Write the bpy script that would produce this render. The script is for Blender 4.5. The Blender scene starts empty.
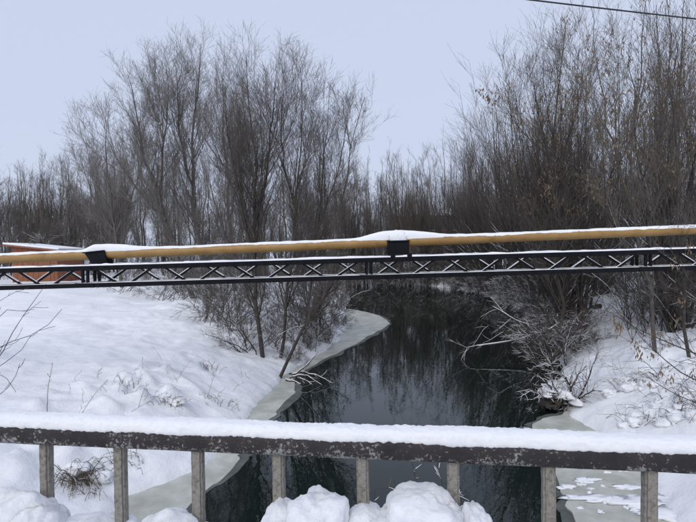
import bpy, bmesh, math, random
import numpy as np
from mathutils import Matrix, Vector

R = math.radians
scene = bpy.context.scene
COL = scene.collection
rng = np.random.default_rng(7)
random.seed(7)

# ------------------------------------------------------------------ camera
EYE = 4.2                     # eye height above the water (z = 0)
FPX = 503.0                   # focal length in pixels of a 696 px wide picture
PITCH, ROLL = R(1.09), R(0.79)
cam_d = bpy.data.cameras.new('camera'); cam = bpy.data.objects.new('camera', cam_d); COL.objects.link(cam)
cam_d.sensor_width = 36; cam_d.lens = 36 * FPX / 696
cam_d.clip_start = .05; cam_d.clip_end = 4000
CAMR = Matrix.Rotation(R(90) - PITCH, 4, 'X') @ Matrix.Rotation(-ROLL, 4, 'Z')
cam.matrix_world = Matrix.Translation((0, 0, EYE)) @ CAMR
scene.camera = cam

# ------------------------------------------------------------------ sky and light (flat winter overcast)
SUN_EL, SUN_ROT = R(36), R(200)
w = bpy.data.worlds.new('World'); scene.world = w; w.use_nodes = True
nt = w.node_tree; nt.nodes.clear()
out = nt.nodes.new('ShaderNodeOutputWorld'); bg = nt.nodes.new('ShaderNodeBackground')
sky = nt.nodes.new('ShaderNodeTexSky'); sky.sky_type = 'NISHITA'; sky.sun_disc = False
sky.sun_elevation = SUN_EL; sky.sun_rotation = SUN_ROT; sky.dust_density = 4; sky.air_density = 1.0; sky.ozone_density = 2.0
mix = nt.nodes.new('ShaderNodeMix'); mix.data_type = 'RGBA'; mix.inputs['Factor'].default_value = .90
mix.inputs['B'].default_value = (6.45, 7.15, 9.0, 1)      # cloud layer, even in every direction
nt.links.new(sky.outputs['Color'], mix.inputs['A']); nt.links.new(mix.outputs['Result'], bg.inputs['Color'])
bg.inputs['Strength'].default_value = .1
nt.links.new(bg.outputs['Background'], out.inputs['Surface'])
sd = bpy.data.lights.new('sun', 'SUN'); sd.energy = 1.3; sd.angle = R(40); sd.color = (1, .95, .89)
sun = bpy.data.objects.new('sun', sd); COL.objects.link(sun)
sdir = Vector((math.sin(SUN_ROT) * math.cos(SUN_EL), math.cos(SUN_ROT) * math.cos(SUN_EL), math.sin(SUN_EL)))
sun.rotation_euler = sdir.to_track_quat('Z', 'Y').to_euler(); sun.location = sdir * 60
vs = scene.view_settings; vs.view_transform = 'Standard'; vs.look = 'None'; vs.gamma = 1; vs.exposure = 0
vs.use_curve_mapping = False
scene.cycles.use_denoising = True
scene.cycles.max_bounces = 6; scene.cycles.diffuse_bounces = 3; scene.cycles.glossy_bounces = 3
scene.render.film_transparent = False

# ------------------------------------------------------------------ helpers
_M3 = np.array(CAMR.to_3x3())
def ray(px, py):
    return _M3 @ np.array([(px - 348) / FPX, -(py - 261) / FPX, -1.0])
def P(px, py, Y):
    d = ray(px, py); return np.array([0, 0, EYE]) + d * (Y / d[1])
def G(px, py, z):
    d = ray(px, py); return np.array([0, 0, EYE]) + d * ((z - EYE) / d[2])

def vnoise2(x, y, s=0):
    xi, yi = np.floor(x).astype(np.int64), np.floor(y).astype(np.int64); fx, fy = x - xi, y - yi
    fx = fx * fx * (3 - 2 * fx); fy = fy * fy * (3 - 2 * fy)
    def h(a, b):
        n = (a * 374761393 + b * 668265263 + s * 974634777) & 0x7fffffff
        n = ((n ^ (n >> 13)) * 1274126177) & 0x7fffffff
        return ((n ^ (n >> 16)) & 0xffff) / 65535.0
    return (h(xi, yi) * (1 - fx) + h(xi + 1, yi) * fx) * (1 - fy) + (h(xi, yi + 1) * (1 - fx) + h(xi + 1, yi + 1) * fx) * fy - .5
def vnoise3(p, s=0):
    i = np.floor(p).astype(np.int64); f = p - i; f = f * f * (3 - 2 * f)
    def h(a, b, c):
        n = (a * 374761393 + b * 668265263 + c * 2147483647 + s * 974634777) & 0x7fffffff
        n = ((n ^ (n >> 13)) * 1274126177) & 0x7fffffff
        return ((n ^ (n >> 16)) & 0xffff) / 65535.0
    r = 0
    for dx in (0, 1):
        for dy in (0, 1):
            for dz in (0, 1):
                wgt = (f[..., 0] if dx else 1 - f[..., 0]) * (f[..., 1] if dy else 1 - f[..., 1]) * (f[..., 2] if dz else 1 - f[..., 2])
                r = r + wgt * h(i[..., 0] + dx, i[..., 1] + dy, i[..., 2] + dz)
    return r - .5

def mesh_np(name, V, quads, smooth=True):
    me = bpy.data.meshes.new(name)
    V = np.asarray(V, dtype=np.float32).reshape(-1, 3); Q = np.asarray(quads, dtype=np.int32)
    k = Q.shape[1]; n = len(Q)
    me.vertices.add(len(V)); me.vertices.foreach_set('co', V.ravel())
    me.loops.add(n * k); me.loops.foreach_set('vertex_index', Q.ravel())
    me.polygons.add(n); me.polygons.foreach_set('loop_start', np.arange(0, n * k, k, dtype=np.int32))
    if smooth: me.polygons.foreach_set('use_smooth', np.ones(n, dtype=bool))
    me.update(calc_edges=True); me.validate()
    return me

def link(name, me, mat=None, parent=None):
    o = bpy.data.objects.new(name, me); COL.objects.link(o)
    if mat is not None and me is not None and not me.materials: me.materials.append(mat)
    if parent is not None: o.parent = parent
    return o
def tag(o, label=None, cat=None, group=None, kind=None):
    if label: o['label'] = label
    if cat: o['category'] = cat
    if group: o['group'] = group
    if kind: o['kind'] = kind
    return o
def empty(name, loc, label=None, cat=None, group=None):
    o = bpy.data.objects.new(name, None); COL.objects.link(o); o.location = loc; o.empty_display_size = .2
    return tag(o, label, cat, group)

def tubes(Ps, Rs, sides=3, close=False):
    """Ps (N,K,3), Rs (N,K) -> verts, quads"""
    N, K, _ = Ps.shape
    T = np.empty_like(Ps); T[:, 1:-1] = Ps[:, 2:] - Ps[:, :-2]; T[:, 0] = Ps[:, 1] - Ps[:, 0]; T[:, -1] = Ps[:, -1] - Ps[:, -2]
    T /= np.linalg.norm(T, axis=2, keepdims=True) + 1e-9
    ov = (Ps[:, -1] - Ps[:, 0]); ax = np.abs(ov).argmin(axis=1)
    ref = np.eye(3)[ax][:, None, :].repeat(K, 1)
    U = np.cross(T, ref); U /= np.linalg.norm(U, axis=2, keepdims=True) + 1e-9
    W = np.cross(T, U)
    a = np.arange(sides) * 2 * np.pi / sides
    V = Ps[:, :, None, :] + Rs[:, :, None, None] * (np.cos(a)[None, None, :, None] * U[:, :, None, :] + np.sin(a)[None, None, :, None] * W[:, :, None, :])
    b = (np.arange(N)[:, None, None] * K + np.arange(K - 1)[None, :, None]) * sides
    j = np.arange(sides)[None, None, :]; jn = (j + 1) % sides
    Q = np.stack([b + j, b + jn, b + sides + jn, b + sides + j], axis=-1).reshape(-1, 4)
    return V.reshape(-1, 3), Q
def join(parts):
    Vs, Qs, n = [], [], 0
    for V, Q in parts:
        Vs.append(V); Qs.append(Q + n); n += len(V)
    return np.concatenate(Vs), np.concatenate(Qs)

def spline(pts, K):
    pts = np.asarray(pts, float); s = np.r_[0, np.cumsum(np.linalg.norm(np.diff(pts, axis=0), axis=1))]; s /= s[-1]
    t = np.linspace(0, 1, K)
    # Catmull-Rom through the points
    o = np.empty((K, pts.shape[1]))
    for i, tt in enumerate(t):
        k = min(np.searchsorted(s, tt, 'right') - 1, len(pts) - 2); u = (tt - s[k]) / (s[k + 1] - s[k])
        p0 = pts[max(k - 1, 0)]; p1 = pts[k]; p2 = pts[k + 1]; p3 = pts[min(k + 2, len(pts) - 1)]
        o[i] = .5 * (2 * p1 + (p2 - p0) * u + (2 * p0 - 5 * p1 + 4 * p2 - p3) * u * u + (3 * p1 - p0 - 3 * p2 + p3) * u ** 3)
    return o

def box_bm(bm, x0, x1, y0, y1, z0, z1):
    m = Matrix.Translation(((x0 + x1) / 2, (y0 + y1) / 2, (z0 + z1) / 2)) @ Matrix.Diagonal((x1 - x0, y1 - y0, z1 - z0, 1))
    bmesh.ops.create_cube(bm, size=1, matrix=m)
def bm_mesh(name, bm, bevel=0, smooth=False):
    if bevel: bmesh.ops.bevel(bm, geom=bm.edges[:], offset=bevel, segments=2, affect='EDGES', profile=.6)
    if smooth:
        for f in bm.faces: f.smooth = True
    me = bpy.data.meshes.new(name); bm.to_mesh(me); bm.free(); return me
def box(name, x0, x1, y0, y1, z0, z1, mat, parent=None, bevel=0):
    bm = bmesh.new(); box_bm(bm, x0, x1, y0, y1, z0, z1)
    return link(name, bm_mesh(name, bm, bevel), mat, parent)

# ------------------------------------------------------------------ materials
def new_mat(name):
    m = bpy.data.materials.new(name); m.use_nodes = True; nt = m.node_tree
    return m, nt, nt.nodes['Principled BSDF']
def N(nt, t, **kw):
    n = nt.nodes.new(t)
    for k, v in kw.items(): setattr(n, k, v)
    return n
def noise(nt, scale, detail=4, rough=.55, vec=None):
    n = N(nt, 'ShaderNodeTexNoise'); n.inputs['Scale'].default_value = scale; n.inputs['Detail'].default_value = detail; n.inputs['Roughness'].default_value = rough
    if vec is not None: nt.links.new(vec, n.inputs['Vector'])
    return n
def ramp(nt, fac, stops):
    r = N(nt, 'ShaderNodeValToRGB'); e = r.color_ramp.elements
    while len(e) < len(stops): e.new(.5)
    for el, (p, c) in zip(e, stops): el.position = p; el.color = tuple(c) + (1,)
    nt.links.new(fac, r.inputs['Fac']); return r
def bump(nt, h, strength, dist, normal=None):
    b = N(nt, 'ShaderNodeBump'); b.inputs['Strength'].default_value = strength; b.inputs['Distance'].default_value = dist
    nt.links.new(h, b.inputs['Height'])
    if normal is not None: nt.links.new(normal, b.inputs['Normal'])
    return b
def simple(name, stops, scale, rough=.8, bstr=.3, bdist=.01, detail=5, metal=0, coord='Object'):
    m, nt, p = new_mat(name); tc = N(nt, 'ShaderNodeTexCoord')
    n = noise(nt, scale, detail, .6, tc.outputs[coord])
    r = ramp(nt, n.outputs['Fac'], stops); nt.links.new(r.outputs['Color'], p.inputs['Base Color'])
    p.inputs['Roughness'].default_value = rough; p.inputs['Metallic'].default_value = metal
    if bstr:
        b = bump(nt, n.outputs['Fac'], bstr, bdist); nt.links.new(b.outputs['Normal'], p.inputs['Normal'])
    return m

def snow_mat(name, sss, fine, fine_d, mid, mid_d):
    m, nt, p = new_mat(name); tc = N(nt, 'ShaderNodeTexCoord'); v = tc.outputs['Object']
    n0 = noise(nt, 3, 3, .5, v)
    r = ramp(nt, n0.outputs['Fac'], [(.3, (.84, .86, .89)), (.7, (.90, .91, .93))])
    nt.links.new(r.outputs['Color'], p.inputs['Base Color'])
    p.inputs['Roughness'].default_value = .75; p.inputs['Specular IOR Level'].default_value = .25
    if sss:
        p.inputs['Subsurface Weight'].default_value = .5; p.inputs['Subsurface Scale'].default_value = sss
        p.inputs['Subsurface Radius'].default_value = (.7, .85, 1)
    n1 = noise(nt, mid, 5, .6, v); b1 = bump(nt, n1.outputs['Fac'], .5, mid_d)
    n2 = noise(nt, fine, 3, .7, v); b2 = bump(nt, n2.outputs['Fac'], .5, fine_d, b1.outputs['Normal'])
    nt.links.new(b2.outputs['Normal'], p.inputs['Normal'])
    return m
M_SNOW_G = snow_mat('snow_ground', 0, 30, .02, 2.2, .12)
M_SNOW_N = snow_mat('snow_near', .008, 330, .006, 45, .014)
M_SNOW_R = snow_mat('snow_rail', .006, 380, .004, 40, .004)
M_SNOW_B = snow_mat('snow_branch', 0, 60, .004, 12, .01)

def water_mat():
    m, nt, p = new_mat('river_water'); tc = N(nt, 'ShaderNodeTexCoord'); mp = N(nt, 'ShaderNodeMapping')
    nt.links.new(tc.outputs['Object'], mp.inputs['Vector']); mp.inputs['Scale'].default_value = (1.0, .45, 1)
    p.inputs['Base Color'].default_value = (.008, .014, .012, 1); p.inputs['Roughness'].default_value = .012
    p.inputs['IOR'].default_value = 1.33; p.inputs['Specular IOR Level'].default_value = .5
    n1 = noise(nt, 2.2, 3, .5, mp.outputs['Vector']); n2 = noise(nt, 9, 2, .5, mp.outputs['Vector'])
    b1 = bump(nt, n1.outputs['Fac'], .06, .04); b2 = bump(nt, n2.outputs['Fac'], .06, .010, b1.outputs['Normal'])
    nt.links.new(b2.outputs['Normal'], p.inputs['Normal'])
    return m
M_WATER = water_mat()

def ice_mat():
    m, nt, p = new_mat('river_ice'); tc = N(nt, 'ShaderNodeTexCoord'); v = tc.outputs['Object']
    n1 = noise(nt, 1.3, 7, .66, v)
    r = ramp(nt, n1.outputs['Fac'], [(.3, (.36, .37, .32)), (.5, (.49, .50, .445)), (.72, (.68, .69, .66))])
    nt.links.new(r.outputs['Color'], p.inputs['Base Color'])
    p.inputs['Roughness'].default_value = .45; p.inputs['Specular IOR Level'].default_value = .35
    n2 = noise(nt, 14, 4, .6, v); b = bump(nt, n2.outputs['Fac'], .25, .01); nt.links.new(b.outputs['Normal'], p.inputs['Normal'])
    return m
M_ICE = ice_mat()

DECK = 2.6; RZ = EYE - .614     # bridge deck and underside of the handrail
def paint_mat():
    """black rail paint, flaked to grey primer and rust"""
    m, nt, p = new_mat('rail_flaked_paint'); tc = N(nt, 'ShaderNodeTexCoord'); v = tc.outputs['Object']
    n1 = noise(nt, 85, 9, .72, v); n2 = noise(nt, 14, 5, .65, v); n3 = noise(nt, 120, 4, .7, v)
    add = N(nt, 'ShaderNodeMath', operation='MULTIPLY_ADD'); nt.links.new(n2.outputs['Fac'], add.inputs[0]); add.inputs[1].default_value = .55; nt.links.new(n1.outputs['Fac'], add.inputs[2])
    sep = N(nt, 'ShaderNodeSeparateXYZ'); nt.links.new(v, sep.inputs[0]); mr = N(nt, 'ShaderNodeMapRange'); nt.links.new(sep.outputs['Z'], mr.inputs['Value'])
    mr.inputs['From Min'].default_value = RZ - DECK - .16; mr.inputs['From Max'].default_value = RZ - DECK - .16 + .03; mr.inputs['To Min'].default_value = .13; mr.inputs['To Max'].default_value = 0
    ad2 = N(nt, 'ShaderNodeMath', operation='ADD'); nt.links.new(add.outputs[0], ad2.inputs[0]); nt.links.new(mr.outputs['Result'], ad2.inputs[1]); add = ad2
    mask = ramp(nt, add.outputs[0], [(.872, (0, 0, 0)), (.895, (1, 1, 1))])
    mask2 = ramp(nt, add.outputs[0], [(.83, (0, 0, 0)), (.87, (1, 1, 1))])
    dark = ramp(nt, n2.outputs['Fac'], [(.3, (.012, .011, .013)), (.7, (.035, .028, .028))])
    grey = ramp(nt, n3.outputs['Fac'], [(.3, (.13, .14, .14)), (.6, (.30, .31, .30)), (.8, (.22, .17, .13))])
    mx0 = N(nt, 'ShaderNodeMix', data_type='RGBA'); nt.links.new(mask2.outputs['Color'], mx0.inputs['Factor']); nt.links.new(dark.outputs['Color'], mx0.inputs['A']); mx0.inputs['B'].default_value = (.055, .04, .034, 1)
    mx = N(nt, 'ShaderNodeMix', data_type='RGBA'); nt.links.new(mask.outputs['Color'], mx.inputs['Factor'])
    nt.links.new(mx0.outputs['Result'], mx.inputs['A']); nt.links.new(grey.outputs['Color'], mx.inputs['B'])
    nt.links.new(mx.outputs['Result'], p.inputs['Base Color']); p.inputs['Roughness'].default_value = .6
    inv = N(nt, 'ShaderNodeMath', operation='MULTIPLY_ADD'); nt.links.new(mask.outputs['Color'], inv.inputs[0]); inv.inputs[1].default_value = -1; nt.links.new(n3.outputs['Fac'], inv.inputs[2])
    b = bump(nt, inv.outputs[0], .5, .0015); nt.links.new(b.outputs['Normal'], p.inputs['Normal'])
    return m
M_RAIL = paint_mat()
M_POST = simple('post_rough_concrete', [(.28, (.10, .088, .075)), (.42, (.21, .195, .17)), (.58, (.29, .275, .245)), (.72, (.18, .16, .14))], 90, .9, .9, .006, 7)
M_CONC = simple('deck_concrete', [(.3, (.22, .22, .21)), (.7, (.34, .33, .31))], 6, .9, .4, .01)
M_PIPE = simple('pipe_ochre_paint', [(.25, (.19, .105, .036)), (.42, (.31, .18, .055)), (.58, (.355, .21, .07)), (.8, (.40, .255, .105))], 2.6, .5, .15, .01, 8)
M_STEEL = simple('truss_black_steel', [(.3, (.006, .007, .010)), (.7, (.014, .014, .017))], 8, .75, .2, .004)
M_STEEL.node_tree.nodes['Principled BSDF'].inputs['Specular IOR Level'].default_value = .12
M_CABLE = simple('cable_black', [(.3, (.012, .012, .014)), (.7, (.03, .03, .03))], 5, .6, 0)
M_BARK = simple('bark_grey_brown', [(.3, (.065, .057, .050)), (.55, (.12, .106, .094)), (.8, (.18, .165, .148))], 9, .9, .6, .02)
M_BARK_D = simple('bark_dark', [(.3, (.030, .026, .023)), (.55, (.060, .052, .045)), (.8, (.105, .092, .080))], 9, .9, .6, .02)
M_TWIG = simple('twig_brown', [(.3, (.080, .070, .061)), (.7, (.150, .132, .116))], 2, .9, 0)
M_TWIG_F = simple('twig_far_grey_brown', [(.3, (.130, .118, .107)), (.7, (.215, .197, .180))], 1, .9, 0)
M_TWIG_O = simple('twig_olive', [(.3, (.105, .093, .072)), (.7, (.172, .152, .120))], 2, .9, 0)
M_LEAF = simple('dry_leaf_tan', [(.3, (.17, .112, .066)), (.55, (.26, .185, .12)), (.8, (.35, .27, .19))], 3, .9, 0)
M_STRAW = simple('dry_stalk', [(.3, (.06, .045, .03)), (.7, (.16, .12, .08))], 14, .9, 0)
M_ROOFD = simple('roof_dark_sheet', [(.3, (.02, .02, .022)), (.7, (.05, .048, .046))], 4, .7, .2, .01)
M_GLASS = simple('window_dark_glass', [(.3, (.010, .012, .016)), (.7, (.02, .022, .028))], 2, .1, 0)
M_WHITE = simple('window_white_frame', [(.3, (.55, .55, .55)), (.7, (.68, .68, .67))], 3, .6, 0)
M_WOOD = simple('pole_weathered_wood', [(.3, (.10, .085, .07)), (.7, (.2, .17, .14))], 7, .9, .4, .01)
M_SHED = simple('shed_orange_boards', [(.3, (.20, .077, .042)), (.55, (.25, .10, .055)), (.8, (.30, .125, .073))], 2.2, .85, .2, .01)
def brick_mat(name, c1, c2):
    m, nt, p = new_mat(name); tc = N(nt, 'ShaderNodeTexCoord'); b = N(nt, 'ShaderNodeTexBrick')
    mp = N(nt, 'ShaderNodeMapping'); mp.inputs['Rotation'].default_value = (R(90), 0, 0)
    nt.links.new(tc.outputs['Object'], mp.inputs['Vector']); nt.links.new(mp.outputs['Vector'], b.inputs['Vector'])
    b.inputs['Scale'].default_value = 3; b.inputs['Color1'].default_value = c1 + (1,); b.inputs['Color2'].default_value = c2 + (1,)
    b.inputs['Mortar'].default_value = (.25, .23, .21, 1); b.inputs['Mortar Size'].default_value = .02
    nt.links.new(b.outputs['Color'], p.inputs['Base Color']); p.inputs['Roughness'].default_value = .9
    return m
M_BRICK = brick_mat('far_brick', (.20, .075, .05), (.15, .055, .04))
M_BROWN = simple('far_brown_wall', [(.3, (.055, .045, .042)), (.7, (.09, .072, .064))], 1.5, .9, 0)

# ------------------------------------------------------------------ terrain
LAND_L = [(107, 522), (125, 500), (165, 482), (192, 470), (215, 452), (266, 398), (283, 378), (298, 366), (332, 348), (346, 327), (345, 312)]
LAND_R = [(700, 560), (672, 522), (645, 470), (603, 434), (567, 416), (560, 398), (562, 375), (560, 350), (556, 330), (530, 310), (500, 300)]
lp = np.array([G(a, b, .04)[:2] for a, b in LAND_L]); lp = lp[np.argsort(lp[:, 1])]
rp = np.array([G(a, b, .04)[:2] for a, b in LAND_R]); rp = rp[np.argsort(rp[:, 1])]
LY = np.r_[-40, 3, lp[:, 1], 47, 58, 68, 80, 95]; LX = np.r_[-5.5, -4.6, lp[:, 0], .2, -2, -12, -26, -40]
RY = np.r_[-40, 3, rp[:, 1], 52, 60, 68, 77, 88]; RX = np.r_[7, 6, rp[:, 0], 12.5, 9, 2, -9, -22]
def land(x, y):
    """height of the snow surface"""
    wob = .25 * vnoise2(x * .9 + 3, y * .9, 5) + .22 * vnoise2(x * 2.7, y * 2.7, 6) + .12 * vnoise2(x * 6.5, y * 6.5, 7)
    dl = np.interp(y, LY, LX) - x + wob; dr = x - np.interp(y, RY, RX) + wob
    closed = np.clip((y - 84) / 6, 0, 1)
    zl = np.interp(dl, [-3, -.6, -.05, .06, .5, 1.4, 3, 7, 14, 40, 90, 300], [-1.0, -.6, -.14, .10, .30, .62, 1.02, 1.45, 1.7, 1.85, 2.1, 3])
    zr = np.interp(dr, [-3, -.6, -.05, .06, .5, 1.4, 3, 6, 12, 40, 90, 300], [-1.0, -.6, -.14, .10, .34, .75, 1.25, 1.75, 2.0, 2.2, 2.4, 3])
    z = np.maximum(zl, zr); z = z * (1 - closed) + np.maximum(z, 1.9) * closed
    inl = np.clip((z - .1) / .5, 0, 1)
    near = np.clip((60 - np.abs(y)) / 40, 0, 1)
    lump = .30 * vnoise2(x * .45, y * .45, 1) + .15 * vnoise2(x * 1.1, y * 1.1, 2) + near * (.075 * vnoise2(x * 2.6, y * 2.6, 3) + .05 * vnoise2(x * 6, y * 6, 4))
    # tufts and clods under the snow on the right bank and by the left waterline
    rough = np.clip((x - 6) / 2, 0, 1) * np.clip((18 - y) / 4, 0, 1) + .9 * np.clip((y - 5) / 2, 0, 1) * np.clip((16 - y) / 3, 0, 1) * np.clip(1 - np.abs(dl - 2.2) / 2.4, 0, 1)
    tuft = np.clip(vnoise2(x * 3.2 + 9, y * 3.2, 11) * 2.2, 0, 1) * .26 + np.clip(vnoise2(x * 6.5, y * 6.5, 12) * 2, 0, 1) * .10
    return z + inl * (lump + tuft * rough)
def axis(lo, a, b, hi, step, grow):
    mid = list(np.arange(a, b, step)); r, s = [b], step
    while r[-1] < hi: s *= grow; r.append(r[-1] + s)
    l, s = [a - step], step
    while l[-1] > lo: s *= grow; l.append(l[-1] - s)
    return np.array(l[::-1] + mid + r)
xs = axis(-380, -10, 13, 380, .11, 1.07); ys = axis(-60, 4.5, 30, 600, .11, 1.06)
XX, YY = np.meshgrid(xs, ys, indexing='ij'); ZZ = land(XX, YY)
nx, ny = len(xs), len(ys); ii, jj = np.meshgrid(np.arange(nx - 1), np.arange(ny - 1), indexing='ij')
q = np.stack([ii * ny + jj, (ii + 1) * ny + jj, (ii + 1) * ny + jj + 1, ii * ny + jj + 1], -1).reshape(-1, 4)
tag(link('snow_ground', mesh_np('snow_ground', np.stack([XX, YY, ZZ], -1), q), M_SNOW_G), kind='structure')
def GT(px, py):
    t_ = np.concatenate([np.arange(3, 40, .03), np.arange(40, 120, .2)]); d = ray(px, py); d = d / d[1]
    pts = np.array([0, 0, EYE]) + d[None] * t_[:, None]; h = np.maximum(land(pts[:, 0], pts[:, 1]), 0); k = int(np.argmax(pts[:, 2] < h)); p_ = pts[k].copy(); p_[2] = h[k]; return p_
def lz(x, y): return float(land(np.array([x], float), np.array([y], float))[0])

wx = np.linspace(-60, 30, 3); wy = np.linspace(-40, 100, 3)
A, B = np.meshgrid(wx, wy, indexing='ij'); i2, j2 = np.meshgrid(np.arange(2), np.arange(2), indexing='ij')
q = np.stack([i2 * 3 + j2, (i2 + 1) * 3 + j2, (i2 + 1) * 3 + j2 + 1, i2 * 3 + j2 + 1], -1).reshape(-1, 4)
tag(link('river_water', mesh_np('river_water', np.stack([A, B, A * 0], -1), q), M_WATER), kind='structure')

M_ICE_W = simple('thin_wet_ice', [(.3, (.07, .08, .075)), (.6, (.14, .155, .145)), (.8, (.22, .235, .22))], 2.5, .2, .15, .01)
def sheet(name, outline, z, th, mat, jitter=.05, n=160, out=0):
    pts = spline(np.array(outline + [outline[0]])[:, :2], n)[:-1]
    c = pts.mean(0); k = np.arange(len(pts))
    pts = pts + jitter * np.stack([vnoise2(k * .35, k * 0 + 3.), vnoise2(k * .35, k * 0 + 9.)], -1) * 2
    if out:
        tg_ = np.roll(pts, -1, 0) - np.roll(pts, 1, 0); nr = np.stack([tg_[:, 1], -tg_[:, 0]], -1); nr /= np.linalg.norm(nr, axis=1, keepdims=True) + 1e-9
        ar = np.sum(pts[:, 0] * np.roll(pts[:, 1], -1) - np.roll(pts[:, 0], -1) * pts[:, 1]); pts = pts + nr * (1 if ar > 0 else -1) * out * (1 + 1.6 * vnoise2(k * .22, k * 0 + 5.))[:, None]
    bm = bmesh.new(); top = [bm.verts.new((x, y, z)) for x, y in pts]; bot = [bm.verts.new((x, y, z - th)) for x, y in pts]
    bm.faces.new(top)
    for a in range(len(top)):
        b = (a + 1) % len(top); bm.faces.new((top[b], top[a], bot[a], bot[b]))
    bmesh.ops.recalc_face_normals(bm, faces=bm.faces[:])
    return link(name, bm_mesh(name, bm), mat)
ICE_L = [(60, 560), (150, 540), (168, 520), (205, 488), (240, 456), (272, 418), (296, 389), (290, 374), (270, 376), (230, 420), (180, 455), (120, 490), (70, 530)]
ICE_L2 = [(290, 372), (302, 371), (322, 360), (338, 352), (352, 345), (372, 334), (389, 324), (382, 317), (362, 311), (335, 309), (325, 330), (300, 355)]
ICE_R = [(528, 427), (541, 420), (557, 414), (572, 412), (605, 425), (650, 455), (690, 520), (710, 570), (590, 560), (571, 520), (563, 490), (553, 467), (543, 447)]
tag(sheet('river_ice', [G(a, b, .03) for a, b in ICE_L], .03, .05, M_ICE, .11), kind='structure')
tag(sheet('river_ice', [G(a, b, .03) for a, b in ICE_L2], .03, .05, M_ICE, .08), kind='structure')
tag(sheet('river_ice', [G(a, b, .03) for a, b in ICE_R], .03, .05, M_ICE, .11), kind='structure')

for ol in (ICE_L, ICE_L2, ICE_R): tag(sheet('thin_ice', [G(a, b, .03) for a, b in ol], .010, .02, M_ICE_W, .11, 160, .16), kind='structure')

# ------------------------------------------------------------------ bridge: deck and railing
def ico(sub):
    bm = bmesh.new(); bmesh.ops.create_icosphere(bm, subdivisions=sub, radius=1)
    V = np.array([v.co[:] for v in bm.verts]); F = np.array([[v.index for v in f.verts] for f in bm.faces]); bm.free(); return V, F
ICO = {k: ico(k) for k in (2, 3, 5)}
def blob(c, r, seed, sub=3, amp=.35, freq=1.3, flat=.0, power=1.0):
    V, F = ICO[sub]
    d = 1 + amp * vnoise3(V * freq + seed * 7.3, seed) * 1.6 + amp * .5 * vnoise3(V * freq * 2.3 + seed, seed + 1) + amp * .24 * vnoise3(V * freq * 6 + seed, seed + 2) + amp * .15 * vnoise3(V * freq * 14 + seed, seed + 3)
    W = V * d[:, None]
    if flat: W[:, 2] = np.where(W[:, 2] < 0, W[:, 2] * flat, W[:, 2])
    return W * np.array(r) + np.array(c), F

RAIL0 = np.array([-1.0028, 1.6408]); RAILD = np.array([.26066, -.03697]); RZ = EYE - .614   # underside of the rail
rdir = RAILD / np.linalg.norm(RAILD); rnor = np.array([-rdir[1], rdir[0]])                 # rnor points away from the camera
DECK = 2.6
def rail_frame():
    return Matrix(((rdir[0], rnor[0], 0, RAIL0[0]), (rdir[1], rnor[1], 0, RAIL0[1]), (0, 0, 1, 0), (0, 0, 0, 1)))
RF = rail_frame(); step = float(np.linalg.norm(RAILD))
deck = box('bridge_deck', -9, 11, -8, .16, DECK - .35, DECK, M_CONC); deck.matrix_world = RF; tag(deck, kind='structure')
kerb = box('bridge_kerb', -9, 11, -.14, .12, DECK + .004, DECK + .16, M_CONC, None, .02); kerb.matrix_world = RF; tag(kerb, kind='structure')
rail = empty('bridge_railing', (RAIL0[0], RAIL0[1], DECK + .16), 'dark flaked-paint bridge railing with rough grey posts and a snow-capped handrail', 'railing')
rail.matrix_world = RF @ Matrix.Translation((0, 0, DECK + .16))
base = DECK + .16
S0, S1 = -5.2, 8.5
def sweep(name, prof, s, mat, parent, jit=None):
    """prof (K,2) of (across, up), swept along local x"""
    K = len(prof); V = np.zeros((len(s), K, 3)); V[:, :, 0] = s[:, None]; V[:, :, 1] = prof[None, :, 0]; V[:, :, 2] = prof[None, :, 1]
    if jit is not None: V = jit(V)
    a = np.arange(len(s) - 1)[:, None] * K; j = np.arange(K)[None]; jn = (j + 1) % K
    Q = np.stack([a + j, a + K + j, a + K + jn, a + jn], -1).reshape(-1, 4)
    return link(name, mesh_np(name, V, Q), mat, parent)
# handrail: flattened tube 6 x 6.4 cm
hw, hh = .037, .0345
an = np.linspace(0, 2 * np.pi, 28, endpoint=False)
prof = np.stack([hw * np.sign(np.cos(an)) * np.abs(np.cos(an)) ** .55, hh * np.sign(np.sin(an)) * np.abs(np.sin(an)) ** .55 + RZ + hh - base], -1)
def jr(V):
    V[:, :, 1:] += .0012 * np.stack([vnoise3(V * 30, 3), vnoise3(V * 30, 4)], -1); return V
sweep('handrail', prof[::-1], np.linspace(S0, S1, 700), M_RAIL, rail, jr)
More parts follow.
